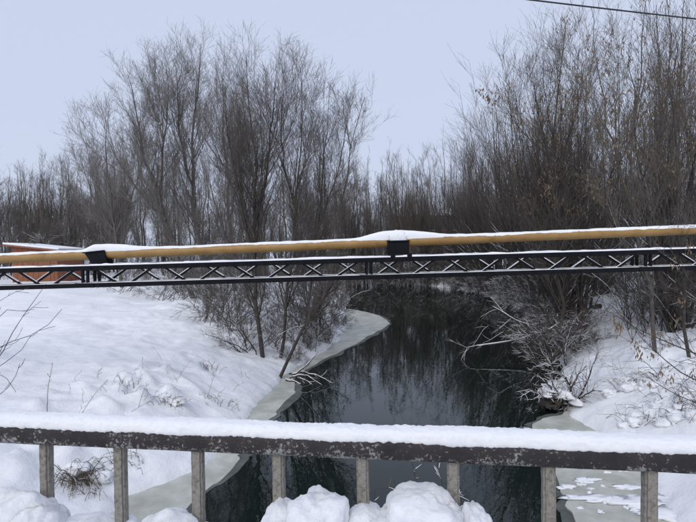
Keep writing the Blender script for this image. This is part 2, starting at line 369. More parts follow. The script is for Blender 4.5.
# snow cap on the handrail
an = np.linspace(0, np.pi, 26)
top = np.stack([.041 * np.sign(np.cos(an)) * np.abs(np.cos(an)) ** .75, .030 * np.abs(np.sin(an)) ** .62], -1)
bot = np.stack([np.linspace(-.036, .036, 8), np.zeros(8) - .004], -1)
sp = np.concatenate([top, bot]); sp[:, 1] += RZ + 2 * hh - base - .006
def js(V):
    z0 = RZ + 2 * hh - base; u = V[:, :, 2] - z0
    s = V[:, :, 0]
    g = 1 + .22 * vnoise2(s * 2.1, s * 0 + 1, 31) + .14 * vnoise2(s * 9, s * 0, 32)
    V[:, :, 2] = z0 + np.where(u > 0, u * g, u)
    V[:, :, 1] *= 1 + .06 * vnoise2(s * 5, V[:, :, 2] * 30, 33)
    nz = .003 * vnoise3(V * 45, 5) + .0045 * vnoise3(V * 130, 6)
    low = np.clip((.012 - u) / .012, 0, 1)
    V[:, :, 1] += nz * np.sign(V[:, :, 1]) * 1.2; V[:, :, 2] += np.where(u > 0, nz, 0)
    V[:, :, 2] += low * np.where(np.abs(V[:, :, 1]) > .03, .003 * vnoise2(s * 62, s * 0 + V[:, :, 1] * 3, 34) + .004 * vnoise2(s * 150, s * 0 + V[:, :, 1] * 3, 35) + .006 * vnoise2(s * 6, s * 0, 36) - .002, 0)
    return V
sweep('snow_cap', sp, np.linspace(S0, S1, 2600), M_SNOW_R, rail, js)
pm = None
for k in range(-19, 32):
    if pm is None:
        bm = bmesh.new(); bmesh.ops.create_cube(bm, size=1, matrix=Matrix.Translation((0, 0, (RZ + .006 - base) / 2)) @ Matrix.Diagonal((.035, .035, RZ + .012 - base, 1)))
        bmesh.ops.subdivide_edges(bm, edges=[e for e in bm.edges if abs(e.verts[0].co.z - e.verts[1].co.z) > .1], cuts=50)
        bmesh.ops.bevel(bm, geom=[e for e in bm.edges if abs(e.verts[0].co.x - e.verts[1].co.x) < 1e-4 and abs(e.verts[0].co.y - e.verts[1].co.y) < 1e-4], offset=.006, segments=2, affect='EDGES')
        for v in bm.verts:
            p = np.array([v.co[:]]) * 45; v.co.x += .003 * float(vnoise3(p, 8)[0]); v.co.y += .003 * float(vnoise3(p, 9)[0])
        pm = bm_mesh('post', bm)
    if k * step < S0 + .1 or k * step > S1 - .1: continue
    o = link('post', pm, M_POST, rail); o.location = (k * step, 0, 0)
    o.rotation_euler = (random.uniform(-.006, .006), random.uniform(-.006, .006), random.choice((0, math.pi / 2, math.pi)) + random.uniform(-.05, .05))

# snow heap ploughed against the near side of the railing (its crown stays under the frame) and the clods on it
s = np.linspace(-6, 7, 240); a = np.linspace(-1.1, .10, 40); SS, AA = np.meshgrid(s, a, indexing='ij')
hz = DECK + .02 + .52 * np.exp(-((AA + .16) / .34) ** 2) * np.clip((.13 - AA) / .1, 0, 1) * (1 + .35 * vnoise2(SS * 1.7, AA * 1.7, 41)) + .10 * vnoise2(SS * 5, AA * 5, 42) + .04 * vnoise2(SS * 14, AA * 14, 43)
hz = np.maximum(hz, DECK + .006)
i3, j3 = np.meshgrid(np.arange(239), np.arange(39), indexing='ij'); q = np.stack([i3 * 40 + j3, (i3 + 1) * 40 + j3, (i3 + 1) * 40 + j3 + 1, i3 * 40 + j3 + 1], -1).reshape(-1, 4)
hp = link('snow_heap', mesh_np('snow_heap', np.stack([SS, AA, hz], -1), q), M_SNOW_N); hp.matrix_world = RF
tag(hp, 'ploughed snow heaped on the bridge footway against the foot of the railing', 'snow heap')
def clod(label, spec, Yoff=-.11):
    ps = []
    for (px, py, rx, rz, seed) in spec:          # centre in the picture, half width and half height in pixels
        k = (px - 46) / 86.0; Y = 1.64 - .037 * k + Yoff
        c = P(px, py, Y); m = Y / FPX
        ps.append(blob(c, (rx * m, .12 + rx * m * .3, rz * m), seed, 5, .42, 1.25))
    V, F = join(ps)
    tag(link('snow_clod', mesh_np('snow_clod', V, F), M_SNOW_N), label, 'snow clod', 'snow clods on the heap by the railing')
clod('rounded snow clod in front of the leftmost railing post, cut by the left edge', [(2, 542, 52, 50, 3), (34, 552, 28, 40, 4)])
clod('low snow ridge under the railing between the second and third posts', [(95, 562, 60, 37, 5), (160, 561, 46, 40, 6), (140, 558, 30, 32, 16)])
clod('big lumpy snow clod with a hollow side between the fourth and fifth posts', [(318, 530, 34, 38, 7), (283, 539, 24, 31, 8), (300, 546, 40, 34, 18)])
clod('small low snow clod at the foot of the middle railing post', [(368, 545, 26, 29, 9)])
clod('tallest flat-topped snow clod in front of the fifth gap of the railing', [(425, 529, 40, 34, 10), (395, 549, 30, 34, 11), (440, 546, 42, 34, 19)])
clod('smallest snow clod at the right foot of the tall flat-topped one', [(476, 544, 18, 30, 12)])

# ------------------------------------------------------------------ pipe on its lattice truss
TY = 11.5; MPX = TY / FPX
def TP(px, top=0):       # truss top chord centre
    return P(px, np.interp(px, [-200, 0, 174, 348, 522, 696, 900], [276, 270, 266.2, 261, 256.2, 250, 243]), TY)
def line_fit(pxs, pys):
    c = np.polyfit(pxs, pys, 1); return lambda x: np.polyval(c, x)
ft = line_fit([0, 174, 348, 522, 696], [269.8, 266.4, 261.0, 257.0, 249.5])
fb = line_fit([0, 174, 348, 522, 696], [287.4, 283.4, 277.6, 273.4, 267.0])
fp = line_fit([0, 174, 348, 522, 696], [258.1, 251.8, 244.2, 236.7, 229.2])
tA, tB = P(-260, ft(-260), TY), P(960, ft(960), TY)
bA, bB = P(-260, fb(-260), TY), P(960, fb(960), TY)
pA, pB = P(-420, fp(-420), TY), P(1120, fp(1120), TY)
pA[1] = pB[1] = TY + .27
def lerp(a, b, t): return a + (b - a) * t
def bar(bm, a, b, wy, wz):
    """rectangular bar from a to b"""
    a, b = Vector(a), Vector(b); d = b - a; L = d.length; x = d / L
    yv = Vector((0, 1, 0)) if abs(x.y) < .9 else Vector((1, 0, 0)); z = x.cross(yv).normalized(); yv = z.cross(x)
    m = Matrix((x, yv, z)).transposed().to_4x4(); m.translation = (a + b) / 2
    bmesh.ops.create_cube(bm, size=1, matrix=m @ Matrix.Diagonal((L, wy, wz, 1)))
DEP = .54
truss = empty('lattice_truss', tuple(tA + np.array([0, 0, -.4])), 'black steel lattice box truss carrying the yellow pipe across the river', 'truss')
inv = Matrix.Translation(truss.location).inverted()
def tpart(name, bm, mat, bevel=0):
    o = link(name, bm_mesh(name, bm, bevel), mat, truss); o.matrix_parent_inverse = inv; return o
Yv = np.array([0, DEP, 0])
for nm, a, b, wd in (('top_chord', tA, tB, .10), ('bottom_chord', bA, bB, .10)):
    for dy in (0, 1):
        bm = bmesh.new(); bar(bm, a + Yv * dy, b + Yv * dy, .075, .11 if nm == 'top_chord' else .105); tpart(nm, bm, M_STEEL, .006)
Lx = tB[0] - tA[0]
def tx(px): return P(px, 262, TY)[0]
def chord(x, a, b): return lerp(a, b, (x - a[0]) / (b[0] - a[0]))
joints = [tx(85 - 282 * 1), tx(85), tx(369), tx(648), tx(648 + 280)]
for ji in range(len(joints) - 1):
    x0, x1 = joints[ji] + .10, joints[ji + 1] - .10; nb = 4; bw = (x1 - x0) / nb
    for fi in (0, 1):
        for b_ in range(nb):
            xa = x0 + bw * b_; xm = xa + bw / 2; xb = xa + bw; g = .10
            # front: V with its low node in the middle; back: the opposite phase
            for (xs_, ts, xe, te) in (((xa + g, 1, xm - g, 0), (xm + g, 0, xb - g, 1)) if fi == 0 else ((xa + g, 0, xm - g, 1), (xm + g, 1, xb - g, 0))):
                s_ = chord(xs_, tA, tB) if ts else chord(xs_, bA, bB); e_ = chord(xe, tA, tB) if te else chord(xe, bA, bB)
                bm = bmesh.new(); bar(bm, s_ + Yv * fi, e_ + Yv * fi, .05, (.038 if fi else .048))
                o = tpart('diagonal', bm, M_STEEL)
                # snow lies on the web bar
                bm = bmesh.new(); up = np.array([0, 0, .034]); bar(bm, lerp(s_, e_, .06) + Yv * fi + up, lerp(s_, e_, .80) + Yv * fi + up, (.045 if fi else .03), (.028 if fi else .012))
                sn = link('snow_strip', bm_mesh('snow_strip', bm, .006), M_SNOW_B, o)
            if b_ < nb:
                pt, pb = chord(xa, tA, tB), chord(xa, bA, bB)
                if fi == 0:
                    bm = bmesh.new(); bar(bm, pt + Yv * .04, pt + Yv * .96, .04, .04); tpart('cross_tie', bm, M_STEEL)
                    bm = bmesh.new(); bar(bm, pb + Yv * .04, pb + Yv * .96, .04, .04); tpart('cross_tie', bm, M_STEEL)
    for xx in (joints[ji] - .055, joints[ji] + .055):
        for fi in (0, 1):
            bm = bmesh.new(); bar(bm, chord(xx, tA, tB) + Yv * fi, chord(xx, bA, bB) + Yv * fi, .06, .05); tpart('upright', bm, M_STEEL)
    bm = bmesh.new(); pb = chord(joints[ji], bA, bB); box_bm(bm, pb[0] - .22, pb[0] + .22, pb[1] - .05, pb[1] - .042, pb[2] - .05, pb[2] + .055); tpart('splice_plate', bm, M_STEEL)
    bm = bmesh.new(); pb = chord(joints[ji], tA, tB); box_bm(bm, pb[0] - .16, pb[0] + .16, pb[1] - .05, pb[1] - .042, pb[2] - .055, pb[2] + .05); tpart('splice_plate', bm, M_STEEL)
# snow along the chords
def snow_ridge(a, b, w_, h_, seed, n=500, gap=None):
    t = np.linspace(0, 1, n); c = a[None] + (b - a)[None] * t[:, None]
    an = np.linspace(0, np.pi, 9); K = 9
    g = 1 + .7 * vnoise2(t * 60, t * 0, seed) + .5 * vnoise2(t * 240, t * 0, seed + 1)
    V = np.zeros((n, K, 3)); V[:, :, 0] = c[:, None, 0]
    V[:, :, 1] = c[:, None, 1] + w_ * np.cos(an)[None] * (1 + .12 * vnoise2(t * 150, t * 0, seed + 2))[:, None]
    V[:, :, 2] = c[:, None, 2] + h_ * np.sin(an)[None] * np.clip(g, .15, 2)[:, None]
    i_, j_ = np.meshgrid(np.arange(n - 1), np.arange(K - 1), indexing='ij')
    return V.reshape(-1, 3), np.stack([i_ * K + j_, i_ * K + j_ + 1, (i_ + 1) * K + j_ + 1, (i_ + 1) * K + j_], -1).reshape(-1, 4)
for fi in (0, 1):
    for a, b, h_, sd_, off in ((tA, tB, .036, 51, .054), (bA, bB, .013, 61, .051)):
        V, Q = snow_ridge(a + Yv * fi + np.array([0, 0, off]), b + Yv * fi + np.array([0, 0, off]), .040, h_, sd_ + fi * 5)
        o = link('snow_strip', mesh_np('snow_strip', V, Q), M_SNOW_B, truss); o.matrix_parent_inverse = inv
# end towers of the truss, out on the banks
for t_ in (.03, .97):
    pb = lerp(bA, bB, t_); gz = lz(pb[0], pb[1] + DEP / 2) - .3
    for fi in (0, 1):
        bm = bmesh.new(); bar(bm, pb + Yv * fi + np.array([0, 0, -.03]), np.array([pb[0], pb[1] + DEP * fi, gz]), .12, .12); tpart('support_leg', bm, M_STEEL)

# the pipe
PR = .109
pipe = empty('gas_pipe', tuple(pA), 'long ochre yellow pipe with snow along its back, lying above the black truss', 'pipe')
pinv = Matrix.Translation(pipe.location).inverted()
n = 40; t = np.linspace(0, 1, n); path = pA[None] + (pB - pA)[None] * t[:, None]
V, Q = tubes(path[None], np.full((1, n), PR), 32); o = link('pipe_body', mesh_np('pipe_body', V, Q), M_PIPE, pipe); o.matrix_parent_inverse = pinv
CL = [tx(95), tx(399), tx(95) - 7.0, tx(399) + 7 * 1.0 + 6.8]
# weld seams
for px in (232, 318, 498, 583):
    x = tx(px); c = chord(x, pA, pB); V, Q = tubes(np.stack([c - (pB - pA) / np.linalg.norm(pB - pA) * .012, c + (pB - pA) / np.linalg.norm(pB - pA) * .012])[None], np.full((1, 2), PR + .004), 32)
    o = link('weld_seam', mesh_np('weld_seam', V, Q), M_PIPE, pipe); o.matrix_parent_inverse = pinv
n = 900; xs_ = np.linspace(pA[0], pB[0], n); K = 15; an = np.linspace(R(14), R(166), K)
heap = np.zeros(n); low = np.zeros(n)
for cx, hgt, wl, wr in ((CL[0], .115, .30, .85), (CL[1], .155, .75, .85)):
    d = xs_ - cx; heap = np.maximum(heap, hgt * np.where(d < 0, np.exp(-np.abs(d / wl) ** 3.2), np.exp(-np.abs(d / wr) ** 2.2)))
thick = .022 + .014 * vnoise2(xs_ * .8, xs_ * 0, 71) + .014 * vnoise2(xs_ * 5, xs_ * 0, 72)
V = np.zeros((n, K, 3)); cz = np.array([chord(x, pA, pB) for x in xs_])
U_ = np.linspace(0, 1, K); side = np.sign(.5 - U_)[None]
a0 = np.interp(xs_, [tx(0), tx(250), tx(480), tx(696)], [R(42), R(40), R(30), R(22)]) + .30 * vnoise2(xs_ * 1.1, xs_ * 0, 75) + .22 * vnoise2(xs_ * 7, xs_ * 0, 73) + .12 * vnoise2(xs_ * 22, xs_ * 0, 76)
a0 = np.where(heap > .03, np.minimum(a0, R(34)), a0)
aa = a0[:, None] + U_[None] * (np.pi - 2 * a0[:, None])
bulge = np.sin(U_ * np.pi) ** .55
rr = PR - .004 + thick[:, None] * bulge[None] + .006 * vnoise2(xs_[:, None] * 14, U_[None] * 20, 74) * bulge[None]
V[:, :, 0] = xs_[:, None]; V[:, :, 1] = cz[:, None, 1] + rr * np.cos(aa); V[:, :, 2] = cz[:, None, 2] + rr * np.sin(aa) + heap[:, None] * bulge[None]
i_, j_ = np.meshgrid(np.arange(n - 1), np.arange(K - 1), indexing='ij')
Q = np.stack([i_ * K + j_, i_ * K + j_ + 1, (i_ + 1) * K + j_ + 1, (i_ + 1) * K + j_], -1).reshape(-1, 4)
o = link('snow_cover', mesh_np('snow_cover', V, Q), M_SNOW_B, pipe); o.matrix_parent_inverse = pinv
# saddles: a black sheet shell round the pipe on two feet
def saddle(label, cx, quad):
    c = chord(cx, pA, pB); tt = chord(cx, tA, tB); zt = tt[2] + .055; hw_ = PR + .05
    root = empty('pipe_saddle', (c[0], c[1], zt), label, 'pipe saddle', 'saddles holding the pipe on the truss')
    iv = Matrix.Translation(root.location).inverted()
    bm = bmesh.new(); f_ = [bm.verts.new((c[0] + x, c[1] - hw_, c[2] + z)) for x, z in quad]; b_ = [bm.verts.new((c[0] + x, c[1] + hw_, c[2] + z)) for x, z in quad]
    bm.faces.new(f_); bm.faces.new(b_[::-1])
    for i in range(4): bm.faces.new((f_[(i + 1) % 4], f_[i], b_[i], b_[(i + 1) % 4]))
    bmesh.ops.recalc_face_normals(bm, faces=bm.faces[:])
    o = link('saddle_shell', bm_mesh('saddle_shell', bm, .012), M_STEEL, root); o.matrix_parent_inverse = iv
    # rolled lip along the top of the front sheet and two straps
    a_, e_ = quad[3], quad[2]
    bm = bmesh.new(); bar(bm, (c[0] + a_[0] - .02, c[1] - hw_ - .012, c[2] + a_[1] - .01), (c[0] + e_[0] + .02, c[1] - hw_ - .012, c[2] + e_[1] - .01), .02, .03)
    o = link('lip', bm_mesh('lip', bm, .004), M_STEEL, root); o.matrix_parent_inverse = iv
    for sx in (-.19, .19):
        bm = bmesh.new(); box_bm(bm, c[0] + sx - .055 + .05, c[0] + sx + .055 + .05, tt[1] - .045, tt[1] + DEP + .045, zt - .004, c[2] + quad[0][1] + .02)
        o = link('foot', bm_mesh('foot', bm, .008), M_STEEL, root); o.matrix_parent_inverse = iv
    return root
saddle('black flared pipe saddle under a snow cap, near the orange shed', CL[0], [(-.09, -.285), (.25, -.275), (.15, .10), (-.31, .055)])
sr = saddle('black box-shaped pipe saddle under the tall snow hump above the water', CL[1], [(-.25, -.28), (.25, -.278), (.25, .035), (-.25, .03)])
# snow tongue over the front of the middle saddle
c = chord(CL[1], pA, pB); iv = Matrix.Translation(sr.location).inverted()
n, K = 14, 12; u = np.linspace(-.21, .21, n); an = np.linspace(R(70), R(176), K); V = np.zeros((n, K, 3))
for i in range(n):
    for j in range(K):
        ed = 1 - (abs(u[i]) / .215) ** 3; rr_ = PR + .012 + (.050 + .02 * math.sin(j / (K - 1) * math.pi)) * ed + (.085 * max(0, math.sin(an[j])) ** 2) * (.55 + .45 * ed) + .008 * math.sin(i * 1.9 + j * 1.3)
        V[i, j] = (c[0] + u[i] * (1 - .12 * j / K) + .01 * math.sin(j * 2.1 + i), c[1] + math.cos(an[j]) * rr_, c[2] + .015 + math.sin(an[j]) * rr_)
i_, j_ = np.meshgrid(np.arange(n - 1), np.arange(K - 1), indexing='ij'); Q = np.stack([i_ * K + j_, i_ * K + j_ + 1, (i_ + 1) * K + j_ + 1, (i_ + 1) * K + j_], -1).reshape(-1, 4)
o = link('snow_tongue', mesh_np('snow_tongue', V, Q), M_SNOW_B, sr); o.matrix_parent_inverse = iv
sr3 = empty('pipe_saddle', tuple(chord(tx(658), tA, tB) + np.array([0, 0, .045])), 'low black pipe rest with two hoops on the right part of the truss', 'pipe saddle', 'saddles holding the pipe on the truss')
iv = Matrix.Translation(sr3.location).inverted()
for px in (649, 668):
    c = chord(tx(px), tA, tB) + np.array([0, 0, .045]); an = np.linspace(0, np.pi, 9)
    path = np.stack([c[0] + .07 * np.cos(an), c[1] + DEP * .1 + 0 * an, c[2] + .10 * np.sin(an)], -1)
    V, Q = tubes(path[None], np.full((1, 9), .016), 6); o = link('hoop', mesh_np('hoop', V, Q), M_STEEL, sr3); o.matrix_parent_inverse = iv

# ------------------------------------------------------------------ overhead cable between two poles outside the picture
cA = P(543, 0, 10.5); cB = P(696, 18, 11.3); dv = (cB - cA); e0 = cA - dv * 5.5; e1 = cB + dv * 5.0
t = np.linspace(0, 1, 60); path = e0[None] + (e1 - e0)[None] * t[:, None]
path[:, 2] += .5 * ((2 * t - 1) ** 2) - .5 * ((2 * .62 - 1) ** 2)
V, Q = tubes(path[None], np.full((1, 60), .016), 8)
tag(link('overhead_cable', mesh_np('overhead_cable', V, Q), M_CABLE), 'thin black overhead cable crossing the sky in the top right corner', 'cable')
for k, e in enumerate((path[0], path[-1])):
    z0 = lz(e[0], e[1]) - .6; rt = empty('utility_pole', (e[0], e[1], z0), ['wooden pole holding the left end of the overhead cable', 'wooden pole holding the right end of the overhead cable'][k], 'pole', 'poles of the overhead cable')
    iv = Matrix.Translation(rt.location).inverted()
    V, Q = tubes(np.array([[[e[0], e[1] + .15, z0], [e[0], e[1] + .15, e[2] + .6]]]), np.array([[.14, .10]]), 14); o = link('pole_shaft', mesh_np('pole_shaft', V, Q), M_WOOD, rt); o.matrix_parent_inverse = iv
    bm = bmesh.new(); box_bm(bm, e[0] - .6, e[0] + .6, e[1] + .0, e[1] + .09, e[2] - .14, e[2] - .03); o = link('cross_arm', bm_mesh('cross_arm', bm), M_WOOD, rt); o.matrix_parent_inverse = iv
    V, Q = tubes(np.array([[[e[0], e[1] + .03, e[2] - .04], [e[0], e[1] + .01, e[2] + .02]]]), np.array([[.03, .04]]), 10); o = link('insulator', mesh_np('insulator', V, Q), M_WHITE, rt); o.matrix_parent_inverse = iv

# ------------------------------------------------------------------ buildings far behind
def snow_slab(name, corners, th, parent, iv):
    bm = bmesh.new(); lo = [bm.verts.new(tuple(c)) for c in corners]; hi = [bm.verts.new((c[0], c[1], c[2] + th)) for c in corners]
    bm.faces.new(lo[::-1]); bm.faces.new(hi)
    for i in range(4): bm.faces.new((lo[i], lo[(i + 1) % 4], hi[(i + 1) % 4], hi[i]))
    bmesh.ops.recalc_face_normals(bm, faces=bm.faces[:]); bmesh.ops.bevel(bm, geom=bm.edges[:], offset=th * .3, segments=2, affect='EDGES')
    o = link(name, bm_mesh(name, bm, 0, False), M_SNOW_B, parent); o.matrix_parent_inverse = iv; return o
SY = 45
a = P(13, 284, SY); b = P(58, 281, SY); z0 = min(lz(a[0], SY), lz(b[0], SY)) - .2; zl = P(13, 246.5, SY)[2]; zr = P(58, 251.0, SY)[2]
shed = empty('shed', ((a[0] + b[0]) / 2, SY, z0), 'orange brown shed with a snowy lean-to roof behind the pipe', 'shed'); iv = Matrix.Translation(shed.location).inverted()
bm = bmesh.new(); x0, x1 = a[0], b[0]; D_ = 4.2
vs_ = [bm.verts.new(p) for p in ((x0, SY, z0), (x1, SY, z0), (x1, SY + D_, z0), (x0, SY + D_, z0), (x0, SY, zl), (x1, SY, zr), (x1, SY + D_, zr), (x0, SY + D_, zl))]
for f in ((0, 1, 5, 4), (1, 2, 6, 5), (2, 3, 7, 6), (3, 0, 4, 7), (0, 3, 2, 1), (4, 5, 6, 7)): bm.faces.new([vs_[i] for i in f])
o = link('wall', bm_mesh('wall', bm), M_SHED, shed); o.matrix_parent_inverse = iv
nbd = 26
for i in range(nbd):
    xa = x0 + (x1 - x0) * i / nbd + .007; xb = x0 + (x1 - x0) * (i + 1) / nbd - .007; zt = lerp(zl, zr, (i + .5) / nbd) - .06
    bm = bmesh.new(); box_bm(bm, xa, xb, SY - .03 - .012 * (i % 3), SY - .004, z0 + .02, zt); o = link('board', bm_mesh('board', bm), M_SHED, shed); o.matrix_parent_inverse = iv
sl = (zr - zl) / (x1 - x0)
cor = [(x0 - .55, SY - .5, zl - .55 * sl + .004), (x1 + .4, SY - .5, zr + .4 * sl + .004), (x1 + .4, SY + D_ + .4, zr + .4 * sl + .004), (x0 - .55, SY + D_ + .4, zl - .55 * sl + .004)]
bm = bmesh.new(); lo = [bm.verts.new(c) for c in cor]; hi = [bm.verts.new((c[0], c[1], c[2] + .13)) for c in cor]
bm.faces.new(lo[::-1]); bm.faces.new(hi)
for i in range(4): bm.faces.new((lo[i], lo[(i + 1) % 4], hi[(i + 1) % 4], hi[i]))
o = link('roof', bm_mesh('roof', bm), M_SHED, shed); o.matrix_parent_inverse = iv
snow_slab('snow_cover', [(c[0], c[1], c[2] + .134) for c in cor], .16, shed, iv)
bm = bmesh.new(); box_bm(bm, x0 + 2.6, x0 + 3.4, SY - .075, SY - .058, z0 + .15, z0 + 2.1); o = link('door', bm_mesh('door', bm), M_SHED, shed); o.matrix_parent_inverse = iv

def far_house(name, label, px0, px1, ptop, Y, D_, mat, wins, pitch_h, cat='building'):
    x0, x1 = P(px0, ptop, Y)[0], P(px1, ptop, Y)[0]; ze = P((px0 + px1) / 2, ptop, Y)[2]; z0 = lz((x0 + x1) / 2, Y) - .6
    rt = empty(name, ((x0 + x1) / 2, Y, z0), label, cat); iv = Matrix.Translation(rt.location).inverted()
    def add(nm, bm, m, par=rt):
        o = link(nm, bm_mesh(nm, bm), m, par)
        if par is rt: o.matrix_parent_inverse = iv
        return o
    bm = bmesh.new(); box_bm(bm, x0, x1, Y, Y + D_, z0, ze); add('wall', bm, mat)
    bm = bmesh.new(); pts = [(x0 - .4, Y - .5, ze + .004), (x1 + .4, Y - .5, ze + .004), (x1 + .4, Y + D_ + .5, ze + .004), (x0 - .4, Y + D_ + .5, ze + .004), (x0 - .4, Y + D_ / 2, ze + pitch_h), (x1 + .4, Y + D_ / 2, ze + pitch_h)]
    v = [bm.verts.new(p) for p in pts]
    for f in ((0, 1, 5, 4), (2, 3, 4, 5), (0, 4, 3), (1, 2, 5), (0, 3, 2, 1)): bm.faces.new([v[i] for i in f])
    roof = add('roof', bm, M_ROOFD)
    snow_slab('snow_cover', [(x0 - .4, Y - .5, ze + .03), (x1 + .4, Y - .5, ze + .03), (x1 + .4, Y + D_ / 2, ze + pitch_h + .03), (x0 - .4, Y + D_ / 2, ze + pitch_h + .03)], .16, roof, Matrix())
    for (u, z, ww, wh) in wins:
        wx_ = lerp(x0, x1, u)
        bm = bmesh.new(); box_bm(bm, wx_ - ww / 2, wx_ + ww / 2, Y - .05, Y - .004, z0 + z, z0 + z + wh); wo = add('window', bm, M_WHITE)
        bm = bmesh.new(); box_bm(bm, wx_ - ww / 2 + .09, wx_ + ww / 2 - .09, Y - .066, Y - .053, z0 + z + .09, z0 + z + wh - .09); add('pane', bm, M_GLASS, wo)
        bm = bmesh.new(); box_bm(bm, wx_ - ww / 2 - .1, wx_ + ww / 2 + .1, Y - .26, Y - .07, z0 + z - .1, z0 + z - .004); add('sill', bm, M_SNOW_B, wo)
    return rt
far_house('long_barn', 'long dark barn with a snowy roof edge, behind the trees beyond the water', 392, 456, 216, 100, 7, M_BROWN, [(.2, 2.2, 1.2, 1), (.5, 2.2, 1.2, 1), (.8, 2.2, 1.2, 1)], 1.2)
far_house('brick_house', 'small red brick house with snowy sills, behind the right bank willows', 470, 510, 217, 98, 7, M_BRICK, [(.25, 2.6, 1.3, 1.3), (.72, 2.6, 1.3, 1.3)], 1.6)
# low brick wall between them
x0, x1 = P(420, 230, 70)[0], P(486, 230, 70)[0]; zt = P(450, 230.5, 70)[2]; zb = lz((x0 + x1) / 2, 70) - .8
wl_ = empty('brick_wall', ((x0 + x1) / 2, 70, zb), 'low red brick wall beside the brick house, behind the trees', 'wall'); iv = Matrix.Translation(wl_.location).inverted()
bm = bmesh.new(); box_bm(bm, x0, x1, 70, 70.35, zb, zt); o = link('wall_body', bm_mesh('wall_body', bm), M_BRICK, wl_); o.matrix_parent_inverse = iv
snow_slab('snow_cover', [(x0 - .05, 69.95, zt + .004), (x1 + .05, 69.95, zt + .004), (x1 + .05, 70.4, zt + .004), (x0 - .05, 70.4, zt + .004)], .12, wl_, iv)

# ------------------------------------------------------------------ trees
def norm(v): return v / (np.linalg.norm(v, axis=-1, keepdims=True) + 1e-9)
def at(Ps, idx, t):
    K = Ps.shape[1]; f = t * (K - 1); i = np.clip(f.astype(int), 0, K - 2); u = f - i
    u = u[:, None] if Ps.ndim == 3 else u
    return Ps[idx, i] * (1 - u) + Ps[idx, i + 1] * u
def grow(Ps, Rs, per, L, ang, up, K, wob, t0=.15, t1=1., rfac=.6, rmax=1, rtip=.4, lt=.55, zmin=None, droop=0, lref=None, tp=.95):
    """children on every polyline: per of each, length L shrinking to lt at the parent's tip"""
    Np = len(Ps); pl_ = np.linalg.norm(Ps[:, -1] - Ps[:, 0], axis=1); pc = per * np.clip(pl_ / pl_.mean(), .25, 1.8); cnt = pc.astype(int) + (rng.random(Np) < pc - pc.astype(int)); idx = np.repeat(np.arange(Np), cnt); n = len(idx)
    t = t0 + (t1 - t0) * rng.random(n) ** tp; s = at(Ps, idx, t)
    t_ = np.clip(t, 0, .97); d = norm(at(Ps, idx, np.clip(t_ + .03, 0, 1)) - at(Ps, idx, t_ * 1.0))
    rv = norm(rng.normal(size=(n, 3))); pp = norm(np.cross(d, rv))
    a = np.radians(ang) * (.55 + .9 * rng.random(n)); dr = d * np.cos(a)[:, None] + pp * np.sin(a)[:, None]
    ln = L * (1 - (1 - lt) * t) * (.55 + .8 * rng.random(n))
    if lref is not None: ln = ln * lref[idx]
    seg = ln / (K - 1); out = np.empty((n, K, 3)); out[:, 0] = s
    for k in range(1, K):
        dr = norm(dr + np.array([0, 0, up - droop * (k / K)]) + wob * rng.normal(size=(n, 3)))
        out[:, k] = out[:, k - 1] + dr * seg[:, None]
    r0 = np.minimum(at(Rs, idx, t) * rfac, rmax); Ro = r0[:, None] * np.linspace(1, rtip, K)[None]
    return out, Ro
def make_tree_mesh(name, stems, sradii, lv, twig_r=.0045, trunk_sides=7):
    """stems: list of polylines; lv: list of level dicts -> (trunk mesh, crown mesh, polylines)"""
    K = 12; Ps = np.stack([spline(s, K) for s in stems]); hts = np.linalg.norm(Ps[:, -1] - Ps[:, 0], axis=1)
    Ps[:, 1:] += rng.normal(size=Ps[:, 1:].shape) * .006 * hts[:, None, None]
    Rs = np.stack([np.linspace(1, .06, K) ** 1.0 * r for r in sradii]); Rs = np.maximum(Rs, .008)
    levels = [(Ps, Rs)]; cur = (Ps, Rs)
    for i, l in enumerate(lv):
        l = dict(l); src = l.pop('src', None); P0, R0 = levels[src] if src is not None else cur
        if l.pop('rel', False): l['lref'] = (np.linalg.norm(P0[:, -1] - P0[:, 0], axis=1) / np.linalg.norm(P0[:, -1] - P0[:, 0], axis=1).mean())
        o = grow(P0, R0, **l); o = (o[0], np.maximum(o[1], twig_r * (.8 if i < len(lv) - 1 else .55)))
        levels.append(o); cur = o
    tr = [tubes(levels[0][0], levels[0][1], trunk_sides)] + [tubes(p, r, 4) for p, r in levels[1:2]]
    cr = [tubes(p, r, 3) for p, r in levels[2:]]
    V1, Q1 = join(tr); V2, Q2 = join(cr)
    return V1, Q1, V2, Q2, levels
def snow_on(levels, which, zmax, share=.8, thick=1.0):
    """snow lying along the more level branches: fatter tubes sitting on top"""
    out = []
    for li in which:
        p, r = levels[li]; d = norm(p[:, -1] - p[:, 0]); ok = (np.abs(d[:, 2]) < .82) & (p[:, :, 2].mean(1) < zmax) & (rng.random(len(p)) < share)
        if not ok.any(): continue
        p, r = p[ok], r[ok]; rr = (np.minimum(r * .7, .035) + .0028) * thick * (.7 + .5 * rng.random(r.shape)); rr[:, -1] *= .4; rr[:, 0] *= .6
        q_ = p.copy(); q_[:, :, 2] += np.minimum(r * .75, .06) + rr * .45
        out.append(tubes(q_, rr, 4))
    return join(out) if out else None

